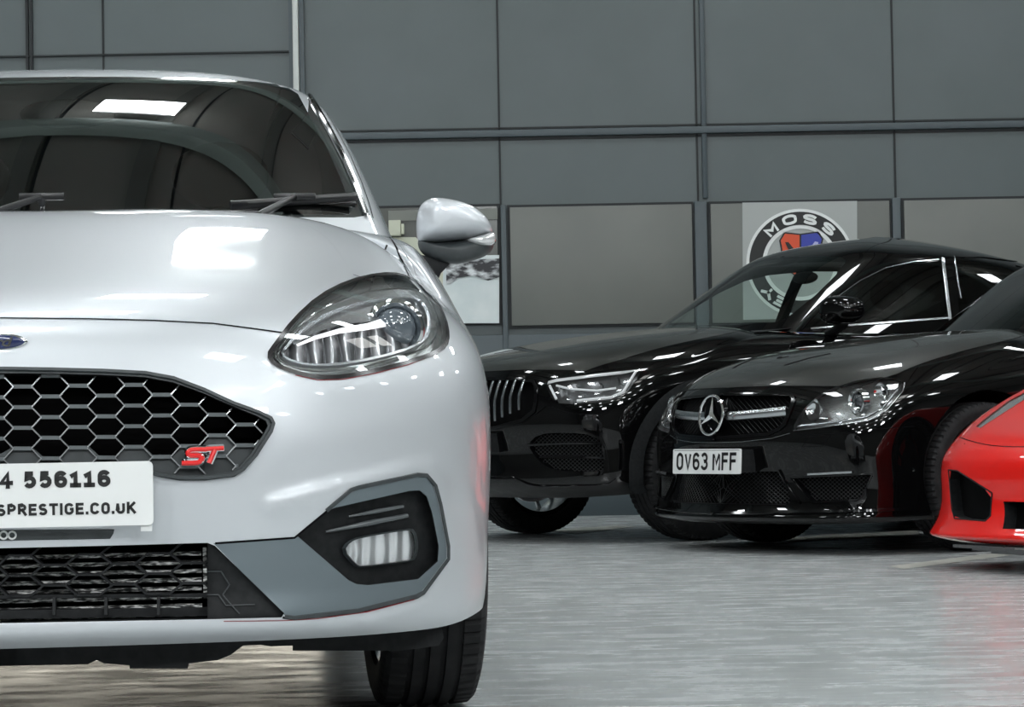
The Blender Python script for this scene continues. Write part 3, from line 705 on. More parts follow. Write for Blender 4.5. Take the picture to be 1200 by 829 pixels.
    def both(mb, V, F_):
        V = np.array(V); mb.add(V, F_); mb.add(V * np.array([-1, 1, 1]), [f[::-1] for f in F_])
    # inner bezel lip (bright) around the optics
    mb = MB()
    for sx in (1, -1): mb.tube([D(*p, .022) * np.array([sx, 1, 1]) for p in dens(lens_px, 5)], .0045, 6, closed=True)
    mb.build('headlamp_inner_bezel', SATC, R, smooth=True)
    mb = MB()
    for sx in (1, -1): mb.tube([D(*p, .012) * np.array([sx, 1, 1]) for p in dens(chaikin([(321, 419), (334, 398), (358, 374), (395, 353), (440, 340), (484, 337), (504, 350), (512, 372), (512, 392), (502, 407), (472, 418), (430, 429), (385, 436), (346, 433)], 2), 5)], .0022, 6, closed=True)
    mb.build('headlamp_bezel_line', CHROME, R, smooth=True)
    # optics bowl
    lu = n.cut([('s', n.pxs(dens(lens_px, 4)))])['s']
    crm = mat('lamp_reflector', (.80, .80, .82), .22, .7); wv = N(crm, 'ShaderNodeTexWave', Scale=11, Distortion=3.5, Detail=2); wv.bands_direction = 'X'; tc = N(crm, 'ShaderNodeTexCoord'); mp_ = N(crm, 'ShaderNodeMapping'); mp_.inputs['Scale'].default_value = (1, 1, .22)
    L(crm, tc.outputs['Object'], mp_.inputs[0]); L(crm, mp_.outputs[0], wv.inputs['Vector']); bp = N(crm, 'ShaderNodeBump', Strength=1., Distance=.02); L(crm, wv.outputs[0], bp.inputs['Height']); L(crm, bp.outputs[0], bsdf(crm).inputs['Normal'])
    rr = N(crm, 'ShaderNodeValToRGB'); rr.color_ramp.elements[0].color = (.12, .12, .13, 1); rr.color_ramp.elements[1].color = (.95, .95, .97, 1); L(crm, wv.outputs[0], rr.inputs[0]); L(crm, rr.outputs[0], bsdf(crm).inputs['Base Color'])
    n.emit('headlamp_reflector', lu, crm, R, dvec=(0, .04, 0))
    # upper dark blade over the optics, daylight strip
    bl = MB(); top = [(340, 398), (360, 380), (396, 362), (432, 352), (470, 349)]; bot = [(344, 404), (366, 391), (398, 381), (430, 377), (450, 374)]
    for sx in (1, -1):
        s3 = np.array([sx, 1, 1]); A = [D(*p, .030) * s3 for p in top]; B = [D(*p, .022) * s3 for p in bot]; B2 = [b + np.array([0, .02, -.002]) for b in B]
        bl.add(A + B + B2, [(i, i + 1, 6 + i, 5 + i) for i in range(4)] + [(5 + i, 6 + i, 11 + i, 10 + i) for i in range(4)])
    bl.build('headlamp_blade', mat('lamp_blade', (.5, .5, .505), .2, .8), R, smooth=True)
    dr = MB()
    for sx in (1, -1):
        s3 = np.array([sx, 1, 1]); A = [D(*p, .016) * s3 for p in [(347, 404), (368, 394), (398, 385), (430, 379), (452, 372)]]; B = [D(*p, .016) * s3 for p in [(349, 406), (370, 398), (398, 391), (430, 387), (452, 383)]]
        dr.add(A + B, [(i, i + 1, 6 + i, 5 + i) for i in range(4)])
    dr.build('daylight_strip', mat('daylight_strip', (.9, .9, .9), .25, emit=(1, 1, 1), estr=.7), R)
    rg = MB(); pr = MB(); 
    for sx in (1, -1):
        s3 = np.array([sx, 1, 1]); pc2 = D(463, 385, .035) * s3; r0 = .037
        rg.lathe([(.03, r0 + .018), (-.01, r0 + .014), (-.016, r0 + .008), (-.006, r0 + .001), (.02, r0 - .004)], pc2, 'y', 40)
        pr.lathe([(-.026 + .026 * (1 - math.cos(t)), max(1e-4, r0 * math.sin(t))) for t in np.linspace(0, PI / 2, 12)], pc2, 'y', 40)
    rg.build('projector_ring', CHROME, R, smooth=True); pr.build('projector_lens', mat('projector_glass', (.10, .12, .14), .02, 0., 1., .0, 1.), R, smooth=True)
    # ---- wheels & arches
    for (y, st) in ((.83, .05), (3.32, 0)):
        for sx in (1, -1):
            wheel(R, (sx * .742, y, .315), .315, .196, .222, sx, st if y < 1 else 0, 5, GLOSSB, RED)
    for y in (.83, 3.32):
        mb = MB()
        for sx in (1, -1):
            A = []; 
            for i in range(25):
                a = math.radians(-10 + 200 * i / 24)
                for x in (.80, .50): A.append((sx * x, y - .352 * math.cos(a), .32 + .352 * math.sin(a)))
            mb.add(A, [(2 * i, 2 * i + 1, 2 * i + 3, 2 * i + 2) for i in range(24)])
        mb.build('wheel_arch_liner', PLB, R)
    mb = MB(); mb.box((0, 2.3, .33), (1.0, 3.2, .10)).box((0, .55, .27), (1.02, .6, .09)); 
    mb.build('underbody', VOID, R, bevel=.02)
    # undertray seen below the lip
    mb = MB(); y1 = .16
    up = [(-9, 750), (346, 746), (346, 757), (318, 758), (305, 756), (285, 757), (270, 768), (255, 774), (220, 778), (220, 784), (152, 784), (152, 780), (122, 778), (113, 774), (103, 779), (-9, 781)]
    Q = [c.at(*p, y=y1) for p in up]; mb.prism([(q[0], q[2]) for q in Q], 0, .3, lambda p: (p[0], y1 + p[2], p[1])); mb.prism([(-q[0], q[2]) for q in Q], 0, .3, lambda p: (p[0], y1 + p[2], p[1])); mb.build('undertray', PLB, R)
    mb = MB(); Q = [c.at(*p, y=.33) for p in [(343, 742), (518, 738), (520, 748), (514, 757), (470, 763), (343, 763)]]
    for sx in (1, -1): mb.prism([(sx * q[0], q[2]) for q in Q], 0, .015, lambda p: (p[0], .33 + p[2], p[1]))
    mb.build('air_deflector', PLB, R)
    # ---- greenhouse
    G = [
        [(0, 1.02, .965), (0, 1.30, 1.115), (0, 1.62, 1.275), (0, 1.93, 1.395), (0, 2.14, 1.44), (0, 2.5, 1.468)],
        [(.30, 1.06, .965), (.29, 1.34, 1.115), (.28, 1.65, 1.27), (.27, 1.95, 1.39), (.26, 2.15, 1.437), (0, 2.5, 1.468)],
        [(.50, 1.15, .965), (.48, 1.43, 1.115), (.455, 1.73, 1.265), (.43, 1.99, 1.378), (.41, 2.17, 1.43), (0, 2.5, 1.468)],
        [(.64, 1.30, .965), (.61, 1.56, 1.11), (.575, 1.82, 1.25), (.53, 2.05, 1.36), (.49, 2.2, 1.42), (0, 2.5, 1.468)],
        [(.705, 1.36, .96), (.672, 1.62, 1.10), (.63, 1.88, 1.24), (.575, 2.10, 1.355), (.52, 2.24, 1.415), (0, 2.5, 1.468)],
        [(.735, 1.46, .955), (.70, 1.70, 1.09), (.655, 1.95, 1.23), (.60, 2.16, 1.35), (.535, 2.32, 1.415), (0, 2.5, 1.468)],
        [(.76, 1.80, .955), (.725, 1.95, 1.08), (.68, 2.15, 1.22), (.625, 2.35, 1.345), (.545, 2.5, 1.425), (0, 2.6, 1.468)],
        [(.77, 2.5, .955), (.735, 2.52, 1.08), (.69, 2.55, 1.22), (.63, 2.6, 1.35), (.55, 2.7, 1.43), (0, 2.75, 1.468)],
        [(.77, 3.2, .955), (.73, 3.2, 1.08), (.68, 3.2, 1.21), (.62, 3.2, 1.34), (.54, 3.2, 1.42), (0, 3.2, 1.46)],
        [(.70, 3.8, .955), (.66, 3.76, 1.08), (.61, 3.7, 1.2), (.56, 3.6, 1.32), (.5, 3.5, 1.40), (0, 3.45, 1.44)],
        [(.38, 3.93, .955), (.36, 3.88, 1.08), (.33, 3.8, 1.2), (.3, 3.7, 1.32), (.27, 3.58, 1.40), (0, 3.5, 1.43)],
        [(0, 3.96, .955), (0, 3.9, 1.08), (0, 3.82, 1.2), (0, 3.72, 1.32), (0, 3.6, 1.40), (0, 3.52, 1.43)]]
    g = Net(c, G, su=10, sv=10)
    ws_px = [(-9, 254), (415, 255), (427, 253), (423, 243), (416, 222), (402, 190), (385, 157), (368, 126), (357, 109), (350, 103), (338, 100), (300, 96), (250, 92.5), (150, 90), (60, 90), (-9, 90.5)]
    gl_px = [(-9, 251), (409, 252), (409, 238), (402, 217), (389, 186), (373, 155), (357, 125), (349, 110), (338, 103), (300, 98), (250, 94.5), (150, 92), (60, 92), (-9, 92.5)]
    sidew = [g.side(y, z) for y, z in dens([(1.72, 1.0), (2.25, 1.31), (2.7, 1.37), (3.1, 1.36), (3.5, 1.20), (3.55, 1.06), (3.2, 1.0)], .05)]
    gp = lambda q, st=5: g.pxs(dens(q, st))
    gr = g.cut([('glass', gp(gl_px)), ('frit', gp(ws_px)), ('side', np.array(sidew))])
    g.emit('roof', gr['body'], SILVER, R); ws = g.emit('windscreen', gr['glass'], WIND, R); g.emit('windscreen_border', gr['frit'], mat('frit', (.03, .035, .035), .08), R); g.emit('side_window', gr['side'], PRIV, R)
    mb = MB(); g.ribbon(mb, [(429, 254), (424, 240), (416, 217), (403, 187), (386, 154), (370, 126), (362, 113)], .012, off=.002, h=.006, mirror=True); mb.build('windscreen_trim', GLOSSB, R, smooth=True)
    mb = MB(); g.ribbon(mb, [(437, 256), (432, 238), (424, 215), (411, 184), (393, 150), (376, 120), (363, 104)], .003, off=.001, mirror=True); mb.build('pillar_seam', SEAM, R)
    # cowl panel
    mb = MB(); V = []; xx = np.linspace(-.68, .68, 21)
    for x in xx:
        y = 1.0 + .42 * (abs(x) / .66) ** 2.2; V += [(x, y - .06, .945), (x, y + .12, .965)]
    mb.add(V, [(2 * i, 2 * i + 2, 2 * i + 3, 2 * i + 1) for i in range(20)]); mb.build('cowl_panel', PLB, R)
    # wipers
    def wiper(a, b, hook):
        mb = MB(); A = c.at(*a, y=1.16); B = c.at(*b, y=1.30)
        A, B = g.pt(*a), g.pt(*b); mid = [A + (B - A) * t + np.array([0, -.025, .012]) for t in np.linspace(0, 1, 9)]
        mb.tube(mid, [.004, .006, .007, .008, .008, .008, .008, .009, .009], 6, ry=.011); mb.tube([m + np.array([0, .012, -.014]) for m in mid], .005, 6)
        mb.tube([np.array(hook(0)), np.array(hook(1)), mid[4] + np.array([0, -.012, .008])], [.010, .009, .007], 8)
        mb.box(mid[4] + np.array([0, -.006, .008]), (.09, .02, .014)); return mb.build('wiper', mat('wiper_black', (.006, .006, .007), .3), R, bevel=.002)
    wiper((270, 249), (416, 238), lambda t: (.34 + .1 * t, 1.07 + .02 * t, .985))
    wiper((-140, 246), (40, 246), lambda t: (-.2 + .05 * t, 1.05, .975))
    # ---- door mirrors
    ym = 1.56
    def mirror(sx):
        s3 = np.array([sx, 1, 1]); K = lambda pts, y: [c.at(*p, y=y) * s3 for p in pts]
        root = empty('door_mirror', (0, 0, 0), 0, R)
        cap = chaikin([(487, 262), (490, 244), (499, 235), (516, 233.5), (545, 240), (563, 250), (574, 262), (579, 276), (566, 279), (540, 283), (505, 286), (489, 284)], 2)
        pillow(MB(), K(cap, ym), (0, -1, .1), .085, .07, 10).build('mirror_cap', SILVER, root, smooth=True)
        low = chaikin([(488, 279), (505, 284), (540, 281), (560, 277), (579, 274), (580, 286), (572, 299), (548, 307), (530, 310), (510, 305), (492, 297)], 2)
        pillow(MB(), K(low, ym + .01), (0, -1, -.15), .07, .05, 8).build('mirror_base', PLG, root, smooth=True)
        ind = chaikin([(543, 281), (560, 277), (579, 271), (583, 282), (577, 289), (565, 290.5), (552, 288)], 2)
        pillow(MB(), K(ind, ym - .02), (0, -1, 0), .05, .03, 6).build('mirror_indicator', mat('indicator_lens', (.75, .75, .75), .08, .5, coat=1), root, smooth=True)
        stalk = [(474, 312), (480, 304), (489, 298), (500, 300), (528, 309), (517, 320), (510, 336), (504, 345), (492, 333)]
        A = K(stalk, ym - .03); B = K(stalk, ym + .05); k = len(A)
        MB().add(A + B, [tuple(range(k)), tuple(range(k, 2 * k))[::-1]] + [(i, (i + 1) % k, k + (i + 1) % k, k + i) for i in range(k)]).build('mirror_arm', PLB, root, bevel=.006)
        gls = [np.array([q[0], ym + .066, q[2]]) for q in K(cap, ym)]; cc = np.mean(gls, 0); gls = [cc + (q - cc) * .7 for q in gls]
        mesh_obj('mirror_glass', gls, [tuple(range(len(gls)))], CHROME, root)
    mirror(1); mirror(-1)
    # ---- cabin
    cabin(R, 1.35, .90, .62, 1.12, roofy=2.6)
    return c, n, g
def cabin(R, y0, zt, hw, zs, roofy=2.6, seatm=None):
    """dashboard, steering wheel, front seats, rear-view mirror"""
    mb = MB(); V = []
    for x in np.linspace(-hw, hw, 9):
        V += [(x, y0 - .15, zt - .1), (x, y0, zt), (x, y0 + .35, zt + .02), (x, y0 + .45, zt - .05), (x, y0 + .45, zt - .4)]
    mb.add(V, [(5 * i + j, 5 * i + j + 1, 5 * i + j + 6, 5 * i + j + 5) for i in range(8) for j in range(4)]); mb.build('dashboard', INT, R, smooth=True)
    t = []; cx, cy, cz = hw * .55, y0 + .62, zt + .0
    MB().tube([(cx + .18 * math.cos(a), cy + .18 * math.sin(a) * .4, cz + .18 * math.sin(a) * .92) for a in np.linspace(0, 2 * PI, 32, endpoint=False)], .014, 8, closed=True).build('steering_wheel', INT, R, smooth=True)
    for sx in (-1, 1):
        mb = MB(); x = sx * hw * .55
        pillow(mb, [(x + .23 * math.cos(a) * (1 - .15 * math.sin(a)), y0 + 1.25 + .1 * math.sin(a), zt - .12 + .36 * math.sin(a)) for a in np.linspace(0, 2 * PI, 24, endpoint=False)], (0, -1, .25), .08, .08, 5, p=.35)
        pillow(mb, [(x + .13 * math.cos(a), y0 + 1.42, zt + .33 + .09 * math.sin(a)) for a in np.linspace(0, 2 * PI, 20, endpoint=False)], (0, -1, .1), .05, .05, 5, p=.4)
        mb.build('seat', seatm or INT, R, smooth=True)
    pillow(MB(), [(.11 * math.cos(a), y0 + .52, zs + .17 + .035 * math.sin(a)) for a in np.linspace(0, 2 * PI, 24, endpoint=False)], (0, -1, 0), .03, .01, 5, p=.3).build('cabin_mirror', INT, R, smooth=True)
    MB().box((0, y0 + 1.2, zt - .55), (2 * hw, 2.6, .05)).build('cabin_floor', INT, R)
silver = silver_hatchback()
# ================================================================== the black cars
def front_cols(xs, py, kx, T, pole):
    C = []
    for x, y0 in zip(xs, py): C.append([(x * np.interp(x, kx, sc), y0 + np.interp(x, kx, dy), np.interp(x, kx, z)) for dy, z, sc in T] + [pole])
    return C
def side_col(y, X, Z, last, pole): return [(a, y, z) for a, z in zip(X, Z)] + [last, pole]
def star(c3, r, nrm_tilt, parent, mb_ring, depth=.012):
    """three-pointed star in a ring, facing -y, tilted back"""
    t = nrm_tilt; P = lambda x, z, d=0: (c3[0] + x, c3[1] + z * math.sin(t) - d * math.cos(t), c3[2] + z * math.cos(t) + d * math.sin(t))
    mb = MB(); mb.tube([P(r * math.cos(a), r * math.sin(a)) for a in np.linspace(0, 2 * PI, 48, endpoint=False)], r * .075, 8, closed=True)
    for k in range(3):
        a = PI / 2 + k * 2 * PI / 3; tip = P(r * .97 * math.cos(a), r * .97 * math.sin(a), .001); w = r * .19
        l = P(w * math.cos(a - PI / 3), w * math.sin(a - PI / 3), 0); q = P(w * math.cos(a + PI / 3), w * math.sin(a + PI / 3), 0); c = P(0, 0, depth)
        mb.add([tip, l, c, q, P(0, 0, -.004)], [(0, 1, 2), (0, 2, 3), (0, 4, 1), (0, 3, 4)])
    return mb.build('star_emblem', CHROME, parent)
def diag_mesh(c, n, clip, x0, x1, y0, y1, st, w, inw, name, m, slope=.75, both=True):
    mb = MB(); clip = [tuple(p) for p in clip]
    for sg in ((1, -1) if both else (1,)):
        k = x0 - (y1 - y0) / slope * 2
        while k < x1 + (y1 - y0) / slope * 2:
            a = np.array((k, y0 if sg > 0 else y1)); b = np.array((k + (y1 - y0) / slope, y1 if sg > 0 else y0)); k += st
            ps = [a + (b - a) * t / 30 for t in range(31)]; ok = inside(ps, clip); ps = [p for p, o in zip(ps, ok) if o]
            if len(ps) < 2: continue
            ps = [ps[0], ps[len(ps) // 2], ps[-1]] if len(ps) > 2 else ps
            for s in (1, -1):
                Q = [n.pt(*p) * np.array([s, 1, 1]) + np.array([0, inw, 0]) for p in ps]
                if all(abs(q[0]) > 1e-3 for q in Q[1:]): mb.tube(Q, w, 4, cap=False)
    return mb.build(name, m, parent=c.root)
def mirror_black(R, P0, outer, m, w=.24, h=.15):
    for sx in ((1,) if m is BLACKP else (1, -1)):
        r = empty('door_mirror', (0, 0, 0), 0, R); x, y, z = P0; s3 = np.array([sx, 1, 1])
        if sx < 0 and m is BLACKP: x -= .13; y += .10; w *= .6
        ring = [np.array((x + w / 2 * math.copysign(abs(math.cos(a)) ** .8, math.cos(a)) * (1 if math.cos(a) > 0 else 1.1), y + .03 * math.cos(a), z + h / 2 * math.copysign(abs(math.sin(a)) ** .75, math.sin(a)) * (1.0 - .2 * math.cos(a)))) * s3 for a in np.linspace(0, 2 * PI, 36, endpoint=False)]
        pillow(MB(), ring, (.15 * sx, -1, 0), .10, .05, 8).build('mirror_cap', m, r, smooth=True)
        V = [np.array(p) * s3 for p in ((x - w * .55, y + .03, z - h * .65), (x + .02, y - .01, z - h * .35), (x - .02, y + .05, z - h * .45), (x - w * .75, y + .10, z - h * .75))]
        MB().tube([np.array((x, y, z - h * .4)) * s3, np.array((x - w * .4, y + .03, z - h * .62)) * s3, np.array((x - w * .85, y + .06, z - h * .75)) * s3], [.035, .032, .04], 10, ry=.022).build('mirror_arm', PLB, r, smooth=True)
        mesh_obj('mirror_glass', [np.array((q[0], q[1] + .052, q[2])) for q in [np.array([x * sx, y, z]) + (p - np.array([x * sx, y, z])) * .6 for p in ring]], [tuple(range(36))], CHROME, r)
def arches_and_floor(R, ys, zc, r, xo, xi, length, fz, tw, wr, rim, wx, rmat, cal, spokes=5, style='twin'):
    for i, y in enumerate(ys):
        mb = MB()
        for sx in (1, -1):
            A = []
            for k in range(25):
                a = math.radians(-12 + 204 * k / 24)
                for x in (xo, xi): A.append((sx * x, y - r * math.cos(a), zc + r * math.sin(a)))
            mb.add(A, [(2 * k, 2 * k + 1, 2 * k + 3, 2 * k + 2) for k in range(24)])
        mb.build('wheel_arch_liner', VOID, R)
        for sx in (1, -1): wheel(R, (sx * wx, y, wr), wr, tw, rim, sx, 0, spokes, rmat, cal, style=style)
    MB().box((0, length / 2 + .1, fz), (xi * 2, length - .7, .12)).build('underbody', VOID, R, bevel=.02)

BQ = [(-.2, 7.75), (4.6, 7.75), (5.4, 8.6), (5.9, 10.9), (5.9, 13), (-.2, 13)]
def black_coupe():
    c = Car('black_coupe', .857, 11.507, 1.0287, .96); R = c.root
    tag(R, 'low black coupe with large star emblem, plate OV63 MFF, parked beside the red car', 'car')
    xs = [0, .17, .34, .50, .63, .73, .80, .85, .875]; py = [0, .012, .04, .085, .13, .175, .24, .34, .50]
    kx = [0, .34, .63, .80, .875]
    T = [((.05, .05, .04, .03, .02), (.132, .132, .134, .14, .15), (1, 1, 1, 1, 1.0)),
         ((-.03, -.03, -.03, -.01, .0), (.150, .150, .152, .156, .165), (1, 1, 1.01, 1.01, 1.005)),
         ((-.01, -.01, -.005, 0, 0), (.178, .178, .18, .185, .20), (1, 1, 1, 1, 1)),
         ((.03, .03, .02, .01, .0), (.28, .28, .28, .285, .295), (1, 1, 1, 1, 1)),
         ((.02, .02, .01, .0, .0), (.385, .385, .385, .39, .39), (1, 1, 1, 1, 1)),
         ((0, 0, 0, 0, 0), (.485, .485, .485, .485, .485), (1, 1, 1, 1, 1)),
         ((.01, .01, .01, .02, .01), (.585, .585, .585, .58, .575), (1, 1, 1, 1, 1)),
         ((.035, .035, .05, .06, .04), (.675, .675, .665, .655, .65), (1, 1, 1, 1, .998)),
         ((.08, .08, .12, .15, .10), (.755, .755, .745, .72, .705), (1, 1, 1, .99, .985)),
         ((.25, .25, .29, .31, .24), (.85, .85, .835, .80, .765), (1, 1, .985, .97, .955)),
         ((.72, .72, .72, .68, .56), (.945, .945, .935, .89, .845), (1, .98, .96, .935, .91)),
         ((1.32, 1.30, 1.24, 1.12, 1.0), (1.0, 1.0, .99, .96, .925), (1, .92, .88, .85, .84))]
    C = front_cols(xs, py, kx, T, (0, 1.62, 1.0))
    C.append(side_col(.86, [.88, .885, .887, .89, .892, .893, .893, .89, .88, .855, .80], [.15, .19, .25, .32, .40, .48, .56, .63, .69, .75, .82], (.74, 1.55, .93), (0, 1.64, .99)))
    z2 = [.15, .19, .26, .35, .44, .53, .61, .69, .76, .82, .88]
    C.append(side_col(1.32, [.865, .875, .88, .882, .884, .885, .882, .876, .862, .84, .79], z2, (.73, 1.68, .94), (0, 1.7, .985)))
    for y, k in ((1.8, 1), (2.6, 1), (3.4, 1.005), (4.1, .98)):
        C.append(side_col(y, [k * a for a in [.865, .875, .88, .882, .884, .885, .882, .876, .864, .845, .80]], z2[:9] + [.83, .90], (.74, y, .94), (0, y, .96)))
    C.append([(a, 4.5, z) for a, z in zip([.74, .76, .78, .785, .785, .785, .78, .77, .76, .74, .72], z2)] + [(.6, 4.45, .94), (0, 4.4, .96)])
    C.append([(.42, 4.62, z) for z in z2] + [(.35, 4.5, .94), (0, 4.4, .96)]); C.append([(0, 4.66, z) for z in z2] + [(0, 4.52, .94), (0, 4.42, .96)])
    n = Net(c, C, su=10, sv=8)
    P = lambda pts, st=3, ch=0: n.pxs(dens(chaikin(pts, ch) if ch else pts, st))
    gr_px = [(800, 464.5), (813, 461.8), (928, 461.8), (931.5, 466), (931, 473), (921, 498), (914, 504), (901, 510), (832, 515.5), (800, 504)]
    gi_px = [(800, 467), (813, 464.5), (925.5, 464.5), (928, 468), (926, 476), (917, 497), (911, 502), (900, 507), (832, 512.5), (800, 501)]
    lamp_px = [(928.5, 503), (935, 490), (944, 477), (961, 462), (983, 452), (1006, 445.5), (1027, 442.5), (1042, 442.5), (1055, 446), (1060, 450), (1058, 459), (1040, 480), (1030, 489), (1018, 493), (990, 498), (961, 501.5), (938, 505)]
    low_px = [(800, 551), (913, 553), (924, 571), (926, 589), (920, 592), (800, 590)]
    sid_px = [(929, 561), (950, 560), (1019, 557), (1023, 558), (1011, 581), (1004, 585), (953, 588)]
    reg = n.cut([('lamp', P(lamp_px, 2, 1)), ('grille', P(gi_px)), ('frame', P(gr_px)), ('low', P(low_px)), ('sid', P(sid_px)), (None, arch_poly(n, .84, .335, .365)), (None, arch_poly(n, 3.60, .335, .365)), ('bonnet', dens(BQ, .1))])
    n.emit('bonnet', reg['bonnet'], DUST_SHEEN, R); mb = MB(); n.ribbon(mb, uv_line(BQ[:4]), .004, px=False, mirror=True); mb.build('bonnet_gap', SEAM, R); door_lines(n, R, (1.75, 3.1), .36, .90)
    n.emit('body_shell', reg['body'], BLACKP, R)
    n.emit('grille_surround', reg['frame'], GLOSSB, R, off=.004); n.emit('grille_cavity', reg['grille'], VOID, R, dvec=(0, .05, 0)); n.walls('grille_duct', P(gi_px), .05, GLOSSB, R)
    n.emit('intake_cavity', reg['low'], VOID, R, dvec=(0, .05, 0)); n.walls('intake_duct', P(low_px), .05, PLB, R)
    n.emit('side_intake_cavity', reg['sid'], VOID, R, dvec=(0, .05, 0)); n.walls('side_intake_duct', P(sid_px), .05, GLOSSB, R)
    wire = mat('grille_wire', (.05, .052, .053), .25, .6)
    diag_mesh(c, n, gi_px, 800, 930, 462, 515, 6, .0016, .03, 'grille_mesh', wire, 1.1, False)
    diag_mesh(c, n, low_px, 800, 926, 549, 592, 5.2, .0013, .02, 'lower_grille_mesh', mat('lower_wire', (.02, .021, .022), .4, .3), .9)
    diag_mesh(c, n, sid_px, 925, 1022, 556, 589, 5.2, .0013, .02, 'side_grille_mesh', mat('side_wire', (.02, .021, .022), .4, .3), .9)
    mb = MB(); n.ribbon(mb, gr_px, .009, off=.003, h=.004, mirror=True, closed=True, step=3); mb.build('grille_bead', GLOSSB, R)
    # louvre bar with chrome edge
    mb = MB()
    for sx in (1, -1):
        s3 = np.array([sx, 1, 1]); q = [n.pt(*p) + np.array([0, .002, 0]) for p in ((838, 489), (870, 487), (900, 484.5), (921, 482))]; q = [np.array([0, q[0][1], q[0][2]])] + q
        mb.tube([p * s3 for p in q], [.011, .011, .011, .010, .007], 8, ry=.02)
    mb.build('grille_louvre', SATC, R, smooth=True)
    s0 = n.pt(842, 488); star((0, s0[1] - .035, s0[2] + .005), .088, math.radians(8), R, None)
    MB().lathe([(0, .001), (0, .07), (.03, .075)], (0, s0[1] - .022, s0[2] + .005), 'y', 32).build('emblem_base', GLOSSB, R, smooth=True)
    mb = MB()
    n.ribbon(mb, [(930, 506), (945, 510), (1000, 507), (1040, 502), (1072, 500)], .0022, mirror=True, step=3); mb.build('bumper_gap', SEAM, R); mb = MB()
    n.ribbon(mb, [(940, 524), (947, 513), (973, 511), (964, 523)], .0025, mirror=True, step=2, closed=True)
    mb.build('washer_cover_gap', SEAM, R)
    mb = MB(); n.ribbon(mb, [(835, 519), (870, 518), (905, 514), (926, 508)], .003, off=.001, h=.002, mirror=True); mb.build('bumper_edge_trim', SATC, R)
    # lip, daylight strip, intake trims
    mb = MB(); n.ribbon(mb, [(800, 601), (870, 603), (930, 601), (990, 600), (1045, 598), (1062, 596)], .016, off=.002, h=.012, mirror=True, step=5, n=1); mb.build('front_splitter', GLOSSB, R, smooth=True)
    mb = MB(); n.ribbon(mb, [(947.5, 556), (999, 553.5)], .012, off=.004, h=.006, mirror=True); mb.build('daylight_strip', SATC, R)
    mb = MB(); n.ribbon(mb, [(926, 560), (1022, 556), (1010, 583), (1003, 587), (952, 589.5)], .006, off=.002, h=.006, mirror=True, closed=True); n.ribbon(mb, [(913, 551), (922, 568), (938, 590)], .010, off=.002, h=.008, mirror=True); mb.build('intake_trim', GLOSSB, R)
    # bonnet bulges and vents
    mb = MB(); n.ribbon(mb, [(879, 430), (900, 423), (925, 417.5)], .02, off=.001, mirror=True); n.ribbon(mb, [(919, 428.5), (948, 420), (973, 414.5)], .02, off=.001, mirror=True); mb.build('bonnet_vent', SEAM, R)
    # headlamp
    n.emit('headlamp_glass', reg['lamp'], LENS, R); n.emit('headlamp_back', reg['lamp'], mat('lamp_back_grey', (.34, .345, .34), .25, .8), R, dvec=(-.05, .055, -.005)); n.walls('headlamp_bucket', P(lamp_px, 3), 1., mat('lamp_wall', (.12, .12, .12), .3, .6), R, inward=(-.05, .055, -.005))
    D = lambda p, d: n.deep(p[0], p[1], d)
    rg, pr, rf, dv = MB(), MB(), MB(), MB()
    for sx in (1, -1):
        s3 = np.array([sx, 1, 1]); pc = D((1005, 471), .03) * s3
        rg.lathe([(.02, .058), (-.01, .056), (-.012, .05), (.0, .040), (.02, .036)], pc, 'y', 36); pr.lathe([(-.012 + .03 * (1 - math.cos(t)), max(1e-4, .036 * math.sin(t))) for t in np.linspace(0, PI / 2, 10)], pc, 'y', 32)
        for p, r in (((957, 480), .05), ((1036, 461), .045)):
            q = D(p, .03) * s3; rf.lathe([(-.02, r), (.0, r * .8), (.012, r * .4), (.016, .001)], q, 'y', 28)
        dv.tube([D(p, .012) * s3 for p in ((935, 500), (960, 497.5), (990, 494), (1016, 489), (1034, 479), (1052, 457))], .006, 6)
    rg.build('projector_ring', CHROME, R, smooth=True); pr.build('projector_lens', mat('projector_black', (.03, .035, .04), .02, coat=1), R, smooth=True)
    rf.build('lamp_reflector', CHROME, R, smooth=True); dv.build('lamp_light_guide', SATC, R, smooth=True)
    mb = MB(); n.ribbon(mb, [(930, 505), (961, 501.5), (1018, 493), (1040, 480), (1058, 459), (1060, 450)], .004, off=.001, h=.003, mirror=True, step=3); mb.build('lamp_edge', SATC, R)
    # plate
    pw, ph = .52, .111; y = -.045; cen = c.at(828, 541.5, y=y)
    o, tf = plate(c, (0, y, c.at(833, 541, y=y)[2]), pw, ph, math.radians(-3))
    block_lettering('registration_lettering', 'OV63 MFF', tf, .079, .014, 0, 0, INK, o, gap=.14, space=.32, align=.5, width=.46)
    MB().box((0, -.0, c.at(833, 541, y=y)[2]), (.50, .085, .10)).build('plate_backing', PLB, R)
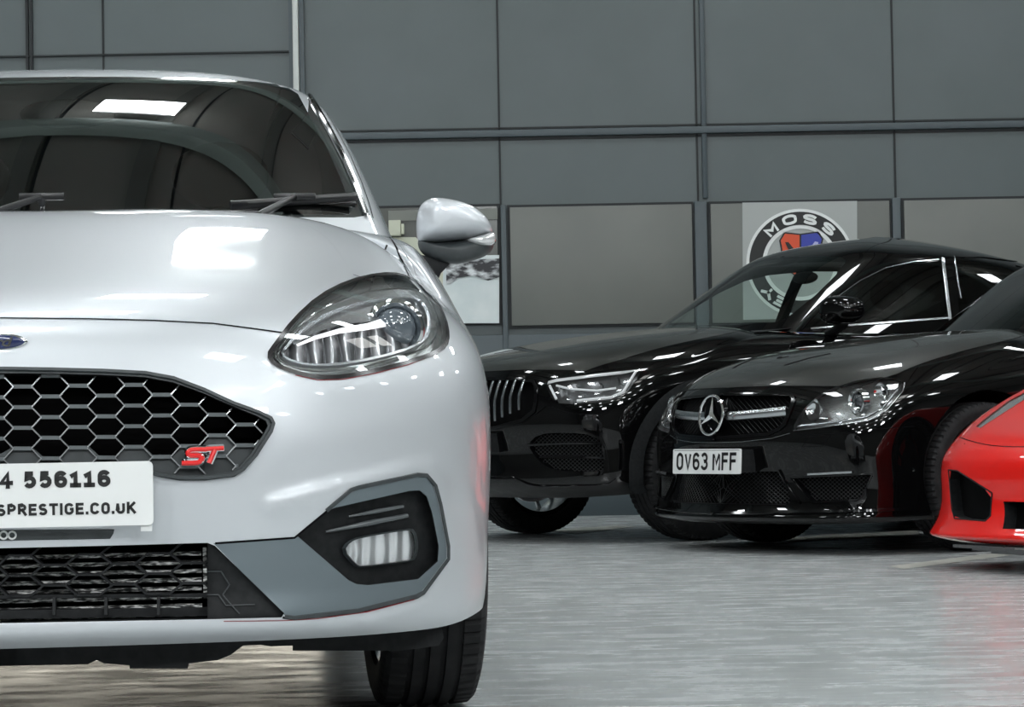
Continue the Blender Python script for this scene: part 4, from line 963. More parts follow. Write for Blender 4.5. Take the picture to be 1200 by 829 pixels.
    # greenhouse
    G = [[(0, 1.5, 0.965), (0, 1.7, 1.095), (0, 1.91, 1.225), (0, 2.12, 1.35), (0, 2.32, 1.397), (0, 2.8, 1.425)],
         [(0.3, 1.53, 0.965), (0.285, 1.73, 1.095), (0.27, 1.93, 1.222), (0.25, 2.14, 1.345), (0.24, 2.33, 1.393), (0, 2.8, 1.425)],
         [(0.53, 1.62, 0.962), (0.5, 1.82, 1.09), (0.465, 2.0, 1.215), (0.43, 2.18, 1.333), (0.4, 2.36, 1.385), (0, 2.8, 1.425)],
         [(0.66, 1.74, 0.958), (0.62, 1.92, 1.083), (0.575, 2.09, 1.205), (0.53, 2.24, 1.317), (0.49, 2.4, 1.373), (0, 2.8, 1.425)],
         [(0.71, 1.84, 0.95), (0.67, 2.01, 1.075), (0.625, 2.17, 1.195), (0.57, 2.3, 1.31), (0.52, 2.46, 1.365), (0, 2.8, 1.425)],
         [(0.745, 2.1, 0.945), (0.71, 2.24, 1.06), (0.665, 2.37, 1.18), (0.61, 2.46, 1.3), (0.54, 2.6, 1.365), (0, 2.85, 1.425)],
         [(0.76, 2.8, 0.945), (0.72, 2.85, 1.055), (0.675, 2.9, 1.17), (0.62, 2.95, 1.29), (0.545, 3.0, 1.36), (0, 3.1, 1.42)],
         [(0.74, 3.6, 0.95), (0.7, 3.5, 1.045), (0.65, 3.4, 1.145), (0.59, 3.35, 1.255), (0.52, 3.35, 1.325), (0, 3.35, 1.395)],
         [(0.55, 4.05, 0.95), (0.52, 3.9, 1.035), (0.48, 3.75, 1.125), (0.44, 3.6, 1.235), (0.4, 3.5, 1.305), (0, 3.45, 1.375)],
         [(0, 4.15, 0.95), (0, 3.98, 1.035), (0, 3.82, 1.125), (0, 3.68, 1.235), (0, 3.55, 1.305), (0, 3.48, 1.365)]]
    greenhouse(c, n, G, [(0, 1.47), (.55, 1.60)], 'C')
    arches_and_floor(R, (.84, 3.60), .335, .36, .86, .55, 4.6, .20, .235, .325, .245, .765, GLOSSB, RED)
    mirror_black(R, (.94, 1.98, 1.0), 1, BLACKP, .22, .13); cabin(R, 1.75, .90, .66, 1.1)
    return c, n
def greenhouse(c, n, G, cowl, kind, ws=None, sides=()):
    ws_u = ws is None; R = c.root; g = Net(c, G, su=10, sv=10); V0 = lambda pts: np.array(pts, float)
    if ws is None:
        # windscreen between the cowl line and the header, inside the pillars (surface coordinates)
        ws = dens([(-.2, .25), (2.72, .25), (2.78, 2.9), (2.5, 3.25), (-.2, 3.25)], .1)
        rim = dens([(-.2, .1), (2.92, .1), (2.95, 3.05), (2.6, 3.42), (-.2, 3.42)], .1)
        sides = [dens([(4.75, .35), (5.2, 3.0), (6, 3.15), (6.9, 2.9), (7.2, 1.4), (6.9, .35)], .1)]
    else:
        k = np.array(ws, float); ws = g.pxs(dens(k, 3)); ctr = k.mean(0); rim = g.pxs(dens(ctr + (k - ctr) * 1.025, 3)); sides = [g.pxs(dens(q, 3)) for q in sides]; ws_g = True
    regs = [('glass', ws), ('frit', rim)] + [('side', q) for q in sides]
    r = g.cut(regs); g.emit('roof', r['body'], BLACKP, R); g.emit('windscreen', r['glass'], glass('pale_windscreen', (.62, .70, .66), ior=2.1) if ws_u else WINDG, R); g.emit('windscreen_border', r['frit'], GLOSSB, R)
    if 'side' in r:
        g.emit('side_window', r['side'], PRIV, R, mirror=False); uv_, t_ = r['side']; P_ = g.eval(uv_) * np.array([-1, 1, 1]); N_ = g.normal(uv_) * np.array([-1, 1, 1])
        mesh_obj('side_window', P_, t_[:, ::-1], glass('side_glass', (.85, .92, .89)), R, True, N_)
    hw = cowl[1][0]; mb = MB(); V = []
    for x in np.linspace(-hw - .1, hw + .1, 17):
        y = cowl[0][1] + (cowl[1][1] - cowl[0][1]) * (abs(x) / hw) ** 2; z = G[0][0][2]; V += [(x, y - .1, z - .01), (x, y + .13, z + .015)]
    mb.add(V, [(2 * i, 2 * i + 2, 2 * i + 3, 2 * i + 1) for i in range(16)]); mb.build('cowl_panel', PLB, R)
    c.g = g
    return g
coupe = black_coupe()

def black_suv():
    c = Car('black_suv', -.2186, 13.1007, 1.0229, .93); R = c.root
    tag(R, 'tall black sloping-roof car with vertical-bar grille parked furthest back by the wall', 'car')
    xs = [0, .2, .38, .54, .67, .77, .85, .90, .93]; py = [0, .006, .025, .065, .125, .20, .30, .41, .53]
    kx = [0, .38, .67, .85, .93]
    T = [((.10, .10, .10, .08, .05), (.235, .235, .235, .245, .26), (1, 1, 1, 1, .995)),
         ((.02, .02, .02, .02, .02), (.275, .275, .275, .285, .30), (1, 1, 1, 1, 1.0)),
         ((-.01, -.01, 0, 0, 0), (.335, .335, .335, .34, .35), (1, 1, 1, 1, 1)),
         ((.03, .03, .02, .01, .0), (.42, .42, .42, .42, .42), (1, 1, 1, 1, 1)),
         ((.02, .02, .02, .01, .0), (.51, .51, .51, .51, .505), (1, 1, 1, 1, 1)),
         ((.0, .0, .0, 0, 0), (.60, .60, .60, .595, .59), (1, 1, 1, 1, 1)),
         ((.01, .01, .01, .01, .01), (.72, .72, .71, .70, .69), (1, 1, 1, 1, 1)),
         ((.03, .03, .04, .05, .03), (.82, .82, .81, .795, .785), (1, 1, 1, 1, .998)),
         ((.07, .07, .09, .13, .09), (.92, .92, .91, .885, .87), (1, 1, 1, .99, .985)),
         ((.22, .22, .25, .27, .20), (.99, .99, .98, .95, .925), (1, 1, .985, .97, .965)),
         ((.65, .65, .65, .62, .52), (1.07, 1.07, 1.06, 1.03, .995), (1, .98, .96, .94, .93)),
         ((1.20, 1.19, 1.15, 1.08, .98), (1.13, 1.13, 1.12, 1.10, 1.07), (1, .94, .90, .88, .87))]
    C = front_cols(xs, py, kx, T, (0, 1.5, 1.14))
    C.append(side_col(.88, [.935, .94, .942, .945, .947, .948, .948, .946, .94, .92, .88], [.28, .33, .40, .47, .55, .63, .71, .79, .86, .93, 1.0], (.81, 1.42, 1.08), (0, 1.52, 1.13)))
    z2 = [.27, .33, .41, .50, .59, .68, .77, .85, .92, .98, 1.03]
    C.append(side_col(1.38, [.90, .92, .93, .935, .94, .94, .938, .932, .92, .90, .865], z2, (.80, 1.6, 1.09), (0, 1.62, 1.12)))
    for y, k in ((1.9, 1), (2.8, 1), (3.6, 1.005), (4.2, .98)):
        C.append(side_col(y, [k * a for a in [.90, .915, .925, .93, .935, .937, .935, .93, .92, .90, .87]], z2, (.82, y, 1.08), (0, y, 1.09)))
    C.append([(a, 4.55, z) for a, z in zip([.74, .78, .80, .81, .81, .81, .80, .79, .78, .76, .74], z2)] + [(.6, 4.5, 1.08), (0, 4.45, 1.09)])
    C.append([(.42, 4.66, z) for z in z2] + [(.35, 4.55, 1.08), (0, 4.45, 1.09)]); C.append([(0, 4.7, z) for z in z2] + [(0, 4.58, 1.08), (0, 4.45, 1.09)])
    n = Net(c, C, su=10, sv=8)
    P = lambda pts, st=3, ch=0: n.pxs(dens(chaikin(pts, ch) if ch else pts, st))
    gr_px = [(545, 441), (561, 442.5), (600, 443.5), (626, 446), (629, 452), (629.5, 470), (627, 483), (613, 494), (583, 502), (561, 504), (545, 504.5)]
    gi_px = [(545, 444), (561, 445.5), (600, 446.5), (623, 448.5), (626, 453), (626.5, 470), (624, 481), (611, 491), (582, 499), (561, 501), (545, 501.5)]
    lamp_px = [(638, 447), (657, 440), (695, 435.5), (726, 432), (745, 429.5), (752, 434), (748, 442), (733, 463), (719, 469), (690, 472.5), (661, 474), (648, 471)]
    low_px = [(618, 521), (631, 509), (660, 507), (697, 510), (706, 526), (709, 551), (700, 553), (648, 552), (630, 540)]
    reg = n.cut([('lamp', P(lamp_px, 2, 1)), ('grille', P(gi_px)), ('frame', P(gr_px)), ('low', P(low_px, 3, 1)), (None, arch_poly(n, .88, .36, .405)), (None, arch_poly(n, 3.75, .36, .405)),
                 ('clad', arch_poly(n, .88, .36, .475)), ('clad2', arch_poly(n, 3.75, .36, .475)), ('bonnet', dens(BQ, .1))])
    n.emit('bonnet', reg['bonnet'], DUST_SHEEN, R); mb = MB(); n.ribbon(mb, uv_line(BQ[:4]), .004, px=False, mirror=True); mb.build('bonnet_gap', SEAM, R); door_lines(n, R, (1.75, 2.75, 3.4), .45, 1.04)
    n.emit('body_shell', reg['body'], BLACKP, R); n.emit('arch_cladding', reg['clad'], PLB, R, off=.006); n.emit('arch_cladding', reg['clad2'], PLB, R, off=.006)
    n.emit('grille_surround', reg['frame'], CHROME if False else GLOSSB, R, off=.004); n.emit('grille_cavity', reg['grille'], VOID, R, dvec=(0, .05, 0)); n.walls('grille_duct', P(gi_px), .05, GLOSSB, R)
    mb = MB(); n.ribbon(mb, gr_px, .010, off=.003, h=.004, mirror=True, closed=True, step=3); mb.build('grille_bead', GLOSSB, R)
    mb = MB(); zt, zb = n.pt(600, 446)[2], n.pt(590, 499)[2]
    for k in range(-7, 8):
        x = k * .062; 
        if abs(x) < .01: continue
        a = []
        for t in np.linspace(0, 1, 7):
            z = zt + (zb + (.012 if abs(x) < .2 else .012 + (abs(x) - .2) * .28) - zt) * t; uv = n.cast((abs(x), -2, z), (0, 1, 0)); p = n.eval(uv)[0]; a.append((x, p[1] - .012 + .02 * abs(t - .5), z))
        mb.tube(a, [.006, .0055, .005, .005, .005, .005, .0045], 6, ry=.012)
    mb.build('grille_bars', SATC, R, smooth=True)
    s0 = n.cast((0, -2, (zt + zb) / 2), (0, 1, 0)); s0 = n.eval(s0)[0]; star((0, s0[1] - .03, s0[2]), .10, math.radians(5), R, None)
    # lower intake with blades
    n.emit('intake_cavity', reg['low'], VOID, R, dvec=(0, .04, 0)); n.walls('intake_duct', P(low_px, 3, 1), .04, GLOSSB, R)
    mb = MB()
    for a, b in (((618, 522), (702, 520)), ((633, 536), (708, 537))): n.ribbon(mb, [a, ((a[0] + b[0]) / 2, (a[1] + b[1]) / 2 - 1), b], .014, off=.0, h=.008, mirror=True)
    mb.build('intake_blade', GLOSSB, R, smooth=True)
    diag_mesh(c, n, low_px, 615, 712, 506, 554, 5, .0013, .02, 'intake_mesh', mat('suv_wire', (.03, .031, .032), .4, .3), .9)
    mb = MB(); n.ribbon(mb, [(545, 556), (566, 557), (600, 559), (612, 565), (626, 570), (660, 570), (712, 569), (722, 562)], .013, off=.003, h=.010, mirror=True, n=1); n.ribbon(mb, [(704, 512), (710, 525), (714, 552)], .010, off=.003, h=.008, mirror=True); mb.build('bumper_trim', GLOSSB, R, smooth=True)
    mb = MB(); n.ribbon(mb, [(561, 504), (583, 503), (613, 496), (630, 484), (640, 476)], .005, off=.001, h=.003, mirror=True); mb.build('grille_under_trim', GLOSSB, R)
    mb = MB(); n.ribbon(mb, [(640, 476), (670, 485), (705, 486), (735, 475)], .0022, mirror=True, step=3); mb.build('bumper_gap', SEAM, R)
    # headlamp
    n.emit('headlamp_glass', reg['lamp'], LENS, R); n.emit('headlamp_back', reg['lamp'], mat('suv_lamp_back', (.12, .12, .122), .2, .6), R, dvec=(-.04, .045, 0)); n.walls('headlamp_bucket', P(lamp_px, 3), 1., GLOSSB, R, inward=(-.04, .045, 0))
    D = lambda p, d: n.deep(p[0], p[1], d)
    dv, rf = MB(), MB()
    for sx in (1, -1):
        s3 = np.array([sx, 1, 1])
        dv.tube([D(p, .01) * s3 for p in ((641, 449), (652, 446), (700, 440), (728, 437), (746, 434), (730, 460), (716, 466), (676, 470))], .0085, 6); dv.tube([D(p, .01) * s3 for p in ((652, 452), (668, 456), (700, 458), (722, 455))], .006, 6)
        dv.tube([D(p, .01) * s3 for p in ((644, 452), (652, 468))], .007, 6)
        for p, r in (((662, 460), .032), ((683, 460), .034), ((705, 455), .034), ((724, 448), .03)):
            rf.lathe([(-.015, r), (.0, r * .8), (.012, r * .4), (.016, .001)], D(p, .035) * s3, 'y', 24)
    dv.build('daylight_strip', mat('suv_daylight', (.85, .86, .87), .2, .3, emit=(1, 1, 1), estr=.15), R, smooth=True); rf.build('lamp_reflector', CHROME, R, smooth=True)
    y = -.03; zc = c.at(575, 519.5, y=y)[2]; o, tf = plate(c, (0, y, zc), .52, .111, math.radians(-3))
    block_lettering('registration_lettering', 'JF', tf, .079, .014, .24, 0, INK, o, gap=.14, align=1); MB().box((0, .01, zc), (.50, .065, .10)).build('plate_backing', PLB, R)
    G = [[(0, 1.40, 1.09), (0, 1.62, 1.25), (0, 1.85, 1.41), (0, 2.06, 1.545), (0, 2.28, 1.615), (0, 2.75, 1.665)],
         [(.30, 1.42, 1.09), (.29, 1.65, 1.25), (.28, 1.87, 1.405), (.265, 2.08, 1.54), (.25, 2.29, 1.61), (0, 2.75, 1.665)],
         [(.50, 1.46, 1.09), (.475, 1.69, 1.248), (.45, 1.91, 1.395), (.425, 2.12, 1.525), (.40, 2.31, 1.60), (0, 2.75, 1.665)],
         [(.64, 1.52, 1.088), (.61, 1.75, 1.24), (.575, 1.98, 1.38), (.535, 2.19, 1.505), (.50, 2.35, 1.585), (0, 2.75, 1.665)],
         [(.73, 1.58, 1.08), (.69, 1.82, 1.225), (.65, 2.05, 1.36), (.61, 2.27, 1.485), (.56, 2.42, 1.57), (0, 2.75, 1.665)],
         [(.79, 1.72, 1.07), (.75, 1.96, 1.20), (.71, 2.2, 1.34), (.665, 2.42, 1.47), (.60, 2.58, 1.565), (0, 2.8, 1.665)],
         [(.82, 2.3, 1.07), (.79, 2.45, 1.19), (.745, 2.6, 1.325), (.695, 2.72, 1.46), (.615, 2.82, 1.565), (0, 2.95, 1.66)],
         [(.83, 3.2, 1.08), (.79, 3.2, 1.19), (.74, 3.2, 1.31), (.68, 3.2, 1.43), (.60, 3.2, 1.53), (0, 3.2, 1.64)],
         [(.78, 4.0, 1.08), (.73, 3.9, 1.17), (.67, 3.8, 1.27), (.61, 3.7, 1.37), (.54, 3.6, 1.46), (0, 3.55, 1.58)],
         [(.55, 4.4, 1.08), (.52, 4.25, 1.15), (.48, 4.1, 1.24), (.44, 3.9, 1.35), (.40, 3.75, 1.43), (0, 3.65, 1.54)],
         [(0, 4.45, 1.08), (0, 4.3, 1.15), (0, 4.15, 1.24), (0, 3.95, 1.35), (0, 3.8, 1.43), (0, 3.7, 1.52)]]
    ws = [(690, 385), (769, 384), (800, 382), (860, 381), (908, 378), (922, 373), (954.6, 347), (980, 322), (992, 306), (986, 301.5), (955, 299.5), (912, 302), (870, 312), (836, 329), (790, 365)]
    s1 = [(942, 385), (962, 363), (985, 345), (1008, 328.5), (1038, 313.5), (1069, 306), (1101, 303), (1105, 320), (1110, 372), (1052, 377.5), (990, 382)]
    s2 = [(1118, 302), (1160, 303), (1205, 310), (1260, 325), (1262, 350), (1240, 372), (1125, 374)]
    g = greenhouse(c, n, G, [(0, 1.36), (.6, 1.46)], 'G', ws=ws, sides=[s1, s2])
    mb = MB(); g.ribbon(mb, [(939, 387), (950, 374), (962, 362.5), (985, 344), (1008, 327.5), (1038, 312.5), (1069, 305), (1101, 302), (1150, 301.5), (1200, 308)], .011, off=.001, h=.004, step=3); mb.build('window_trim', GLOSSB, R)
    mb = MB(); g.ribbon(mb, [(962, 364), (985, 346), (1008, 329.5), (1038, 314.5), (1069, 307.5), (1100, 304.5)], .004, off=.004, h=.002, step=3); mb.build('window_seal', SATC, R)
    mb = MB(); g.ribbon(mb, [(1104.5, 303), (1108, 330), (1113, 375)], .022, off=.003, h=.004, step=3); mb.build('door_pillar_strip', SATC, R)
    mb = MB(); g.ribbon(mb, [(1118, 301), (1122, 330), (1126, 350)], .008, off=.004, h=.002, step=3); mb.build('rear_pillar_strip', SATC, R)
    mb = MB(); g.ribbon(mb, [(950, 386), (992, 382), (1052, 377.5), (1110, 373)], .014, off=.003, h=.004, step=3); mb.build('waist_trim', SATC, R)
    arches_and_floor(R, (.88, 3.75), .36, .40, .90, .58, 4.6, .32, .255, .365, .26, .80, SATC, GLOSSB)
    mirror_black(R, (1.0, 1.72, 1.185), 1, BLACKP, .23, .15); cabin(R, 1.72, 1.02, .70, 1.25)
    return c, n
suv = black_suv()

def red_sports():
    c = Car('red_sports_car', 1.80, 9.27, 1.03, .965); R = c.root
    tag(R, 'red low sports car nose with black corner intake at the right edge', 'car')
    xs = [0, .2, .4, .58, .72, .82, .90, .945, .965]; py = [0, .01, .035, .08, .145, .22, .33, .46, .60]
    kx = [0, .4, .72, .90, .965]
    T = [((.05, .05, .06, .07, .05), (.105, .105, .105, .11, .115), (1, 1, 1, 1, .99)),
         ((-.04, -.04, -.05, -.05, -.02), (.125, .125, .125, .13, .135), (1, 1, 1.02, 1.02, 1.01)),
         ((-.02, -.02, -.02, -.02, .0), (.150, .150, .15, .155, .16), (1, 1, 1.01, 1.0, 1)),
         ((.03, .03, .03, .02, .0), (.23, .23, .23, .24, .25), (1, 1, 1, 1, .99)),
         ((.02, .02, .02, .02, .0), (.32, .32, .33, .34, .35), (1, 1, 1, 1, .99)),
         ((.02, .02, .02, .02, .0), (.40, .40, .41, .42, .43), (1, 1, 1, 1, .99)),
         ((.05, .05, .06, .08, .06), (.455, .455, .47, .49, .50), (1, 1, .99, .985, .98)),
         ((.14, .14, .16, .18, .16), (.52, .52, .55, .59, .60), (1, 1, .97, .965, .965)),
         ((.42, .42, .42, .38, .30), (.61, .61, .66, .70, .70), (1, .97, .945, .94, .945)),
         ((.85, .85, .80, .65, .48), (.71, .71, .76, .78, .77), (1, .94, .92, .915, .92)),
         ((1.25, 1.22, 1.15, .95, .72), (.79, .79, .80, .80, .79), (1, .85, .84, .85, .87))]
    C = front_cols(xs, py, kx, T, (0, 1.5, .84))
    C.append(side_col(1.0, [.955, .96, .962, .965, .968, .97, .968, .955, .925, .89], [.12, .16, .22, .30, .39, .48, .57, .66, .75, .80], (.82, 1.2, .81), (0, 1.5, .84)))
    z2 = [.12, .17, .24, .32, .41, .50, .58, .66, .72, .76]
    for y in (1.5, 2.1, 2.9, 3.7): C.append(side_col(y, [.93, .94, .945, .95, .95, .95, .945, .935, .915, .88], z2, (.8, y, .79), (0, y, .81)))
    C.append([(a, 4.35, z) for a, z in zip([.8, .83, .85, .86, .86, .86, .85, .84, .82, .79], z2)] + [(.6, 4.3, .80), (0, 4.2, .81)]); C.append([(0, 4.5, z) for z in z2] + [(0, 4.4, .80), (0, 4.2, .81)])
    n = Net(c, C, su=10, sv=8); n.flip = True
    P = lambda pts, st=3, ch=0: n.pxs(dens(chaikin(pts, ch) if ch else pts, st))
    in_px = [(1112, 551), (1122, 552), (1163, 578), (1161, 605), (1155, 611), (1119, 608), (1116, 596)]
    mid_px = [(1175, 588), (1215, 588), (1215, 622), (1174, 620)]
    lamp_px = [(1144, 500), (1158, 488), (1182, 470), (1205, 458), (1215, 455), (1204, 466), (1182, 480), (1162, 493), (1148, 502)]
    a_, b_ = n.px(1176, 588), n.px(1175, 620); MID = np.array(dens([(-.2, a_[1]), a_, b_, (-.2, b_[1])], .06))
    reg = n.cut([('intake', P(in_px, 2, 1)), ('mid', MID), ('lamp', P(lamp_px, 2)), (None, arch_poly(n, 1.02, .33, .35)), (None, arch_poly(n, 3.65, .33, .35))])
    n.emit('body_shell', reg['body'], REDP, R)
    if 'intake' in reg: n.emit('corner_intake', reg['intake'], VOID, R, dvec=(-.0, .05, 0)); n.walls('intake_duct', P(in_px, 2, 1), .05, PLB, R)
    if 'mid' in reg: n.emit('centre_intake', reg['mid'], VOID, R, dvec=(0, .06, 0)); n.walls('centre_duct', MID, .06, PLB, R)
    if 'lamp' in reg: n.emit('headlamp_glass', reg['lamp'], mat('lamp_strip', (.5, .48, .47), .1, .6, coat=1), R, off=-.004)
    mb = MB(); n.ribbon(mb, [(1122, 512), (1140, 518), (1158, 522), (1180, 524), (1215, 524)], .004, mirror=True, step=3, n=1); mb.build('nose_gap', SEAM, R); mb = MB(); n.ribbon(mb, [(1148, 503), (1162, 494), (1182, 481), (1204, 467)], .003, mirror=True); mb.build('lamp_gap', SEAM, R)
    mb = MB(); n.ribbon(mb, in_px, .005, off=.001, h=.003, mirror=True, closed=True, step=2); mb.build('intake_bead', PLB, R)
    mb = MB()
    for k, (x0, x1) in enumerate(((.15, .55), (.1, .5), (.05, .45))):
        for sx in (1, -1): mb.add([np.array(p) * np.array([sx, 1, 1]) for p in ((x0, .02 + .05 * k, .10 - .012 * k), (x1, .07 + .05 * k, .10 - .012 * k), (x1, .16 + .05 * k, .085 - .012 * k), (x0, .12 + .05 * k, .085 - .012 * k), (x0, .02 + .05 * k, .088 - .012 * k), (x1, .07 + .05 * k, .088 - .012 * k))], [(0, 1, 2, 3), (0, 4, 5, 1)])
    mb.build('splitter_fin', mat('carbon_trim', (.10, .10, .105), .15, .5, coat=1), R)
    G = [[(0, 1.45, .78), (0, 1.8, .95), (0, 2.1, 1.08), (0, 2.35, 1.15), (0, 2.7, 1.19)], [(.4, 1.52, .77), (.36, 1.86, .94), (.32, 2.15, 1.07), (.28, 2.4, 1.14), (0, 2.7, 1.19)],
         [(.68, 1.75, .76), (.60, 2.02, .92), (.53, 2.27, 1.04), (.46, 2.48, 1.11), (0, 2.7, 1.19)], [(.78, 2.2, .76), (.68, 2.35, .91), (.60, 2.5, 1.03), (.50, 2.65, 1.11), (0, 2.75, 1.19)],
         [(.78, 3.1, .78), (.66, 3.1, .90), (.56, 3.05, 1.0), (.46, 3.0, 1.08), (0, 2.95, 1.16)], [(0, 4.1, .80), (0, 3.8, .90), (0, 3.5, 1.0), (0, 3.2, 1.08), (0, 3.05, 1.15)]]
    g = Net(c, G, su=8, sv=8); r = g.cut([('glass', np.array(dens([(-.2, .2), (1.75, .2), (1.75, 2.8), (-.2, 2.8)], .1))), ('side', np.array(dens([(2.6, .3), (2.7, 2.3), (3.6, 2.3), (3.7, .3)], .1)))])
    g.emit('roof', r['body'], REDP, R); g.emit('windscreen', r['glass'], WINDG, R); g.emit('side_window', r['side'], PRIV, R)
    arches_and_floor(R, (1.02, 3.65), .33, .345, .93, .6, 4.3, .18, .25, .325, .25, .82, GLOSSB, RED)
    mirror_black(R, (.98, 1.95, .92), 1, REDP, .2, .12)
    return c, n
red = red_sports()
# ================================================================== the setting
SC.view_settings.view_transform = 'Standard'; SC.view_settings.look = 'None'
WALL_Y = 16.9
def struct(o): o['kind'] = 'structure'; return o
def wpt(px, py, Y=WALL_Y): return world_at(px, py, Y=Y)
K = WALL_Y / F_PX
fl = mat('polished_concrete', (.3, .3, .3), .3, spec=.5)
tc = N(fl, 'ShaderNodeTexCoord'); mp = N(fl, 'ShaderNodeMapping'); mp.inputs['Scale'].default_value = (.8, 2.2, 1); L(fl, tc.outputs['Object'], mp.inputs[0])
n1 = N(fl, 'ShaderNodeTexNoise', Scale=1.3, Detail=8, Roughness=.6); n2 = N(fl, 'ShaderNodeTexNoise', Scale=5, Detail=8, Roughness=.65); n3 = N(fl, 'ShaderNodeTexNoise', Scale=90, Detail=3)
for n_ in (n1, n2, n3): L(fl, mp.outputs[0], n_.inputs['Vector'])
mx = N(fl, 'ShaderNodeMath', operation='MULTIPLY_ADD'); mx.inputs[1].default_value = .5; L(fl, n2.outputs[0], mx.inputs[0]); hb_ = N(fl, 'ShaderNodeMath', operation='MULTIPLY'); hb_.inputs[1].default_value = .5; L(fl, n1.outputs[0], hb_.inputs[0]); L(fl, hb_.outputs[0], mx.inputs[2])
cr = N(fl, 'ShaderNodeValToRGB'); cr.color_ramp.elements[0].position = .25; cr.color_ramp.elements[1].position = .75; cr.color_ramp.elements[0].color = (.43, .45, .45, 1); cr.color_ramp.elements[1].color = (.51, .535, .54, 1); L(fl, mx.outputs[0], cr.inputs[0]); L(fl, cr.outputs[0], bsdf(fl).inputs['Base Color'])
rr_ = N(fl, 'ShaderNodeMapRange'); rr_.inputs['From Min'].default_value = .35; rr_.inputs['From Max'].default_value = .65; rr_.inputs['To Min'].default_value = .16; rr_.inputs['To Max'].default_value = .34; L(fl, n2.outputs[0], rr_.inputs[0]); L(fl, rr_.outputs[0], bsdf(fl).inputs['Roughness'])
bp = N(fl, 'ShaderNodeBump', Strength=.08, Distance=.003); L(fl, n2.outputs[0], bp.inputs['Height']); L(fl, bp.outputs[0], bsdf(fl).inputs['Normal'])
struct(MB().box((0, 4, -.05), (26, 28, .1)).build('floor', fl))
# back wall: metal panels
wall_m = noise_col(mat('wall_paint', (.10, .12, .125), .38, .0, spec=.5), (.080, .102, .104), (.097, .119, .122), 1.2, 4, rough=(.33, .45), bump=.15, bscale=1.5)
panel_m = noise_col(mat('inset_panel', (.16, .165, .15), .4), (.150, .158, .145), (.168, .175, .160), 2, 4)
frame_m = mat('wall_frame', (.060, .080, .090), .4)
line_m = mat('wall_joint', (.012, .015, .017), .6)
struct(MB().box((0, WALL_Y + .15, 3), (26, .2, 6.2)).build('wall_back', wall_m))
def wbox(mb, x0, y0, x1, y1, d0, d1):
    """box standing on the back wall: photograph corners, depth range toward the room"""
    a, b = wpt((x0 + x1) / 2, y0), wpt((x0 + x1) / 2, y1); l, r = wpt(x0, (y0 + y1) / 2), wpt(x1, (y0 + y1) / 2)
    return mb.box(((l[0] + r[0]) / 2, WALL_Y + .05 - (d0 + d1) / 2, (a[2] + b[2]) / 2), (r[0] - l[0], d1 - d0, a[2] - b[2]))
pit = 1.245  # metres between joints
xj = [wpt(x, 150)[0] for x in (585, 819, 1049)]
pit = (xj[2] - xj[0]) / 2
base_x = xj[0]; zr1 = wpt(700, 154)[2]; zr2 = wpt(700, 238)[2]; zb1 = wpt(700, 381)[2]; zr0 = wpt(100, 65)[2]
mb = MB()
for k in range(-9, 10):
    x = base_x + pit * k; mb.box((x, WALL_Y + .045, 3.05), (.012, .012, 6.1))
for z in (zr1 - .035, zr1 + .035, 3.9, 5.1): mb.box((0, WALL_Y + .045, z), (26, .012, .012))
mb.build('wall_joints', line_m)['kind'] = 'structure'
mb = MB()
mb.box((0, WALL_Y + .03, zr1), (26, .04, .045)); wbox(mb, 816.5, -500, 822.5, 232, .0, .03)
for x0, x1 in ((587.5, 594), (815, 829.5), (1047, 1057)):
    a, b = wpt(x0, 300)[0], wpt(x1, 300)[0]; mb.box(((a + b) / 2, WALL_Y + .03, zr2 / 2), (b - a, .05, zr2))
mb.box((0, WALL_Y + .03, .07), (26, .05, .14)); mb.box((0, WALL_Y + .035, zb1 / 2 - .02), (26, .04, zb1 - .06))
struct(mb.build('trim_1', frame_m, bevel=.006))
# inset panels with thin black gaskets
n_win = 0
def inset(x0, y0, x1, y1, m, nm):
    mb = MB(); wbox(mb, x0 - 3, y0 - 3, x1 + 2, y1 + 2.5, 0, .025); struct(mb.build('trim_2', line_m)); mb = MB(); wbox(mb, x0, y0, x1, y1, 0, .04); return struct(mb.build(nm, m, bevel=.004))
inset(598.5, 241, 812, 380, panel_m, 'window_1'); inset(834, 237, 1044, 377, panel_m, 'window_2'); inset(1061, 233, 1270, 373, panel_m, 'window_3')
# window with the bright poster and clutter behind the glass, left of the post
mb = MB(); wbox(mb, 412, 240, 587, 382, 0, .02); struct(mb.build('trim_3', line_m)); mb = MB(); wbox(mb, 415, 243, 583.5, 379, .0, .03); struct(mb.build('window_4', mat('shaded_glass', (.09, .095, .085), .15)))
def flat(nm, pts, m, d=.05, parent=None, th=.0015):
    q = [wpt(*p) for p in pts]; y = WALL_Y + .05 - d; n = len(q)
    V = [(p[0], y, p[2]) for p in q] + [(p[0], y + th, p[2]) for p in q]; return mesh_obj(nm, V, [tuple(range(n)), tuple(range(n, 2 * n))[::-1]] + [(i, (i + 1) % n, n + (i + 1) % n, n + i) for i in range(n)], m, parent)
pw = noise_col(mat('pale_poster_paper', (.75, .8, .8), .5), (.62, .70, .71), (.80, .84, .84), 3, 5); cream = mat('cream_sheet', (.62, .64, .52), .6)
po = empty('window_poster', tuple(wpt(550, 379, WALL_Y - .01))); tag(po, 'white and pale cream poster in the wall window behind the silver door mirror', 'poster')
def under(o, par):
    o.parent = par; o.matrix_parent_inverse = Matrix.Translation(-par.location); return o
under(flat('poster_sheet', [(519, 300), (585, 299), (585, 379), (519, 379)], pw, .045), po); under(flat('cream_panel', [(460, 278), (487, 278), (520, 305), (520, 379), (460, 379)], cream, .042), po)
spl = noise_col(mat('poster_print', (.2, .2, .2), .5), (.03, .03, .035), (.75, .78, .80), 9, 8, lo=.45, hi=.6, mapping=(1, 1, 2.2))
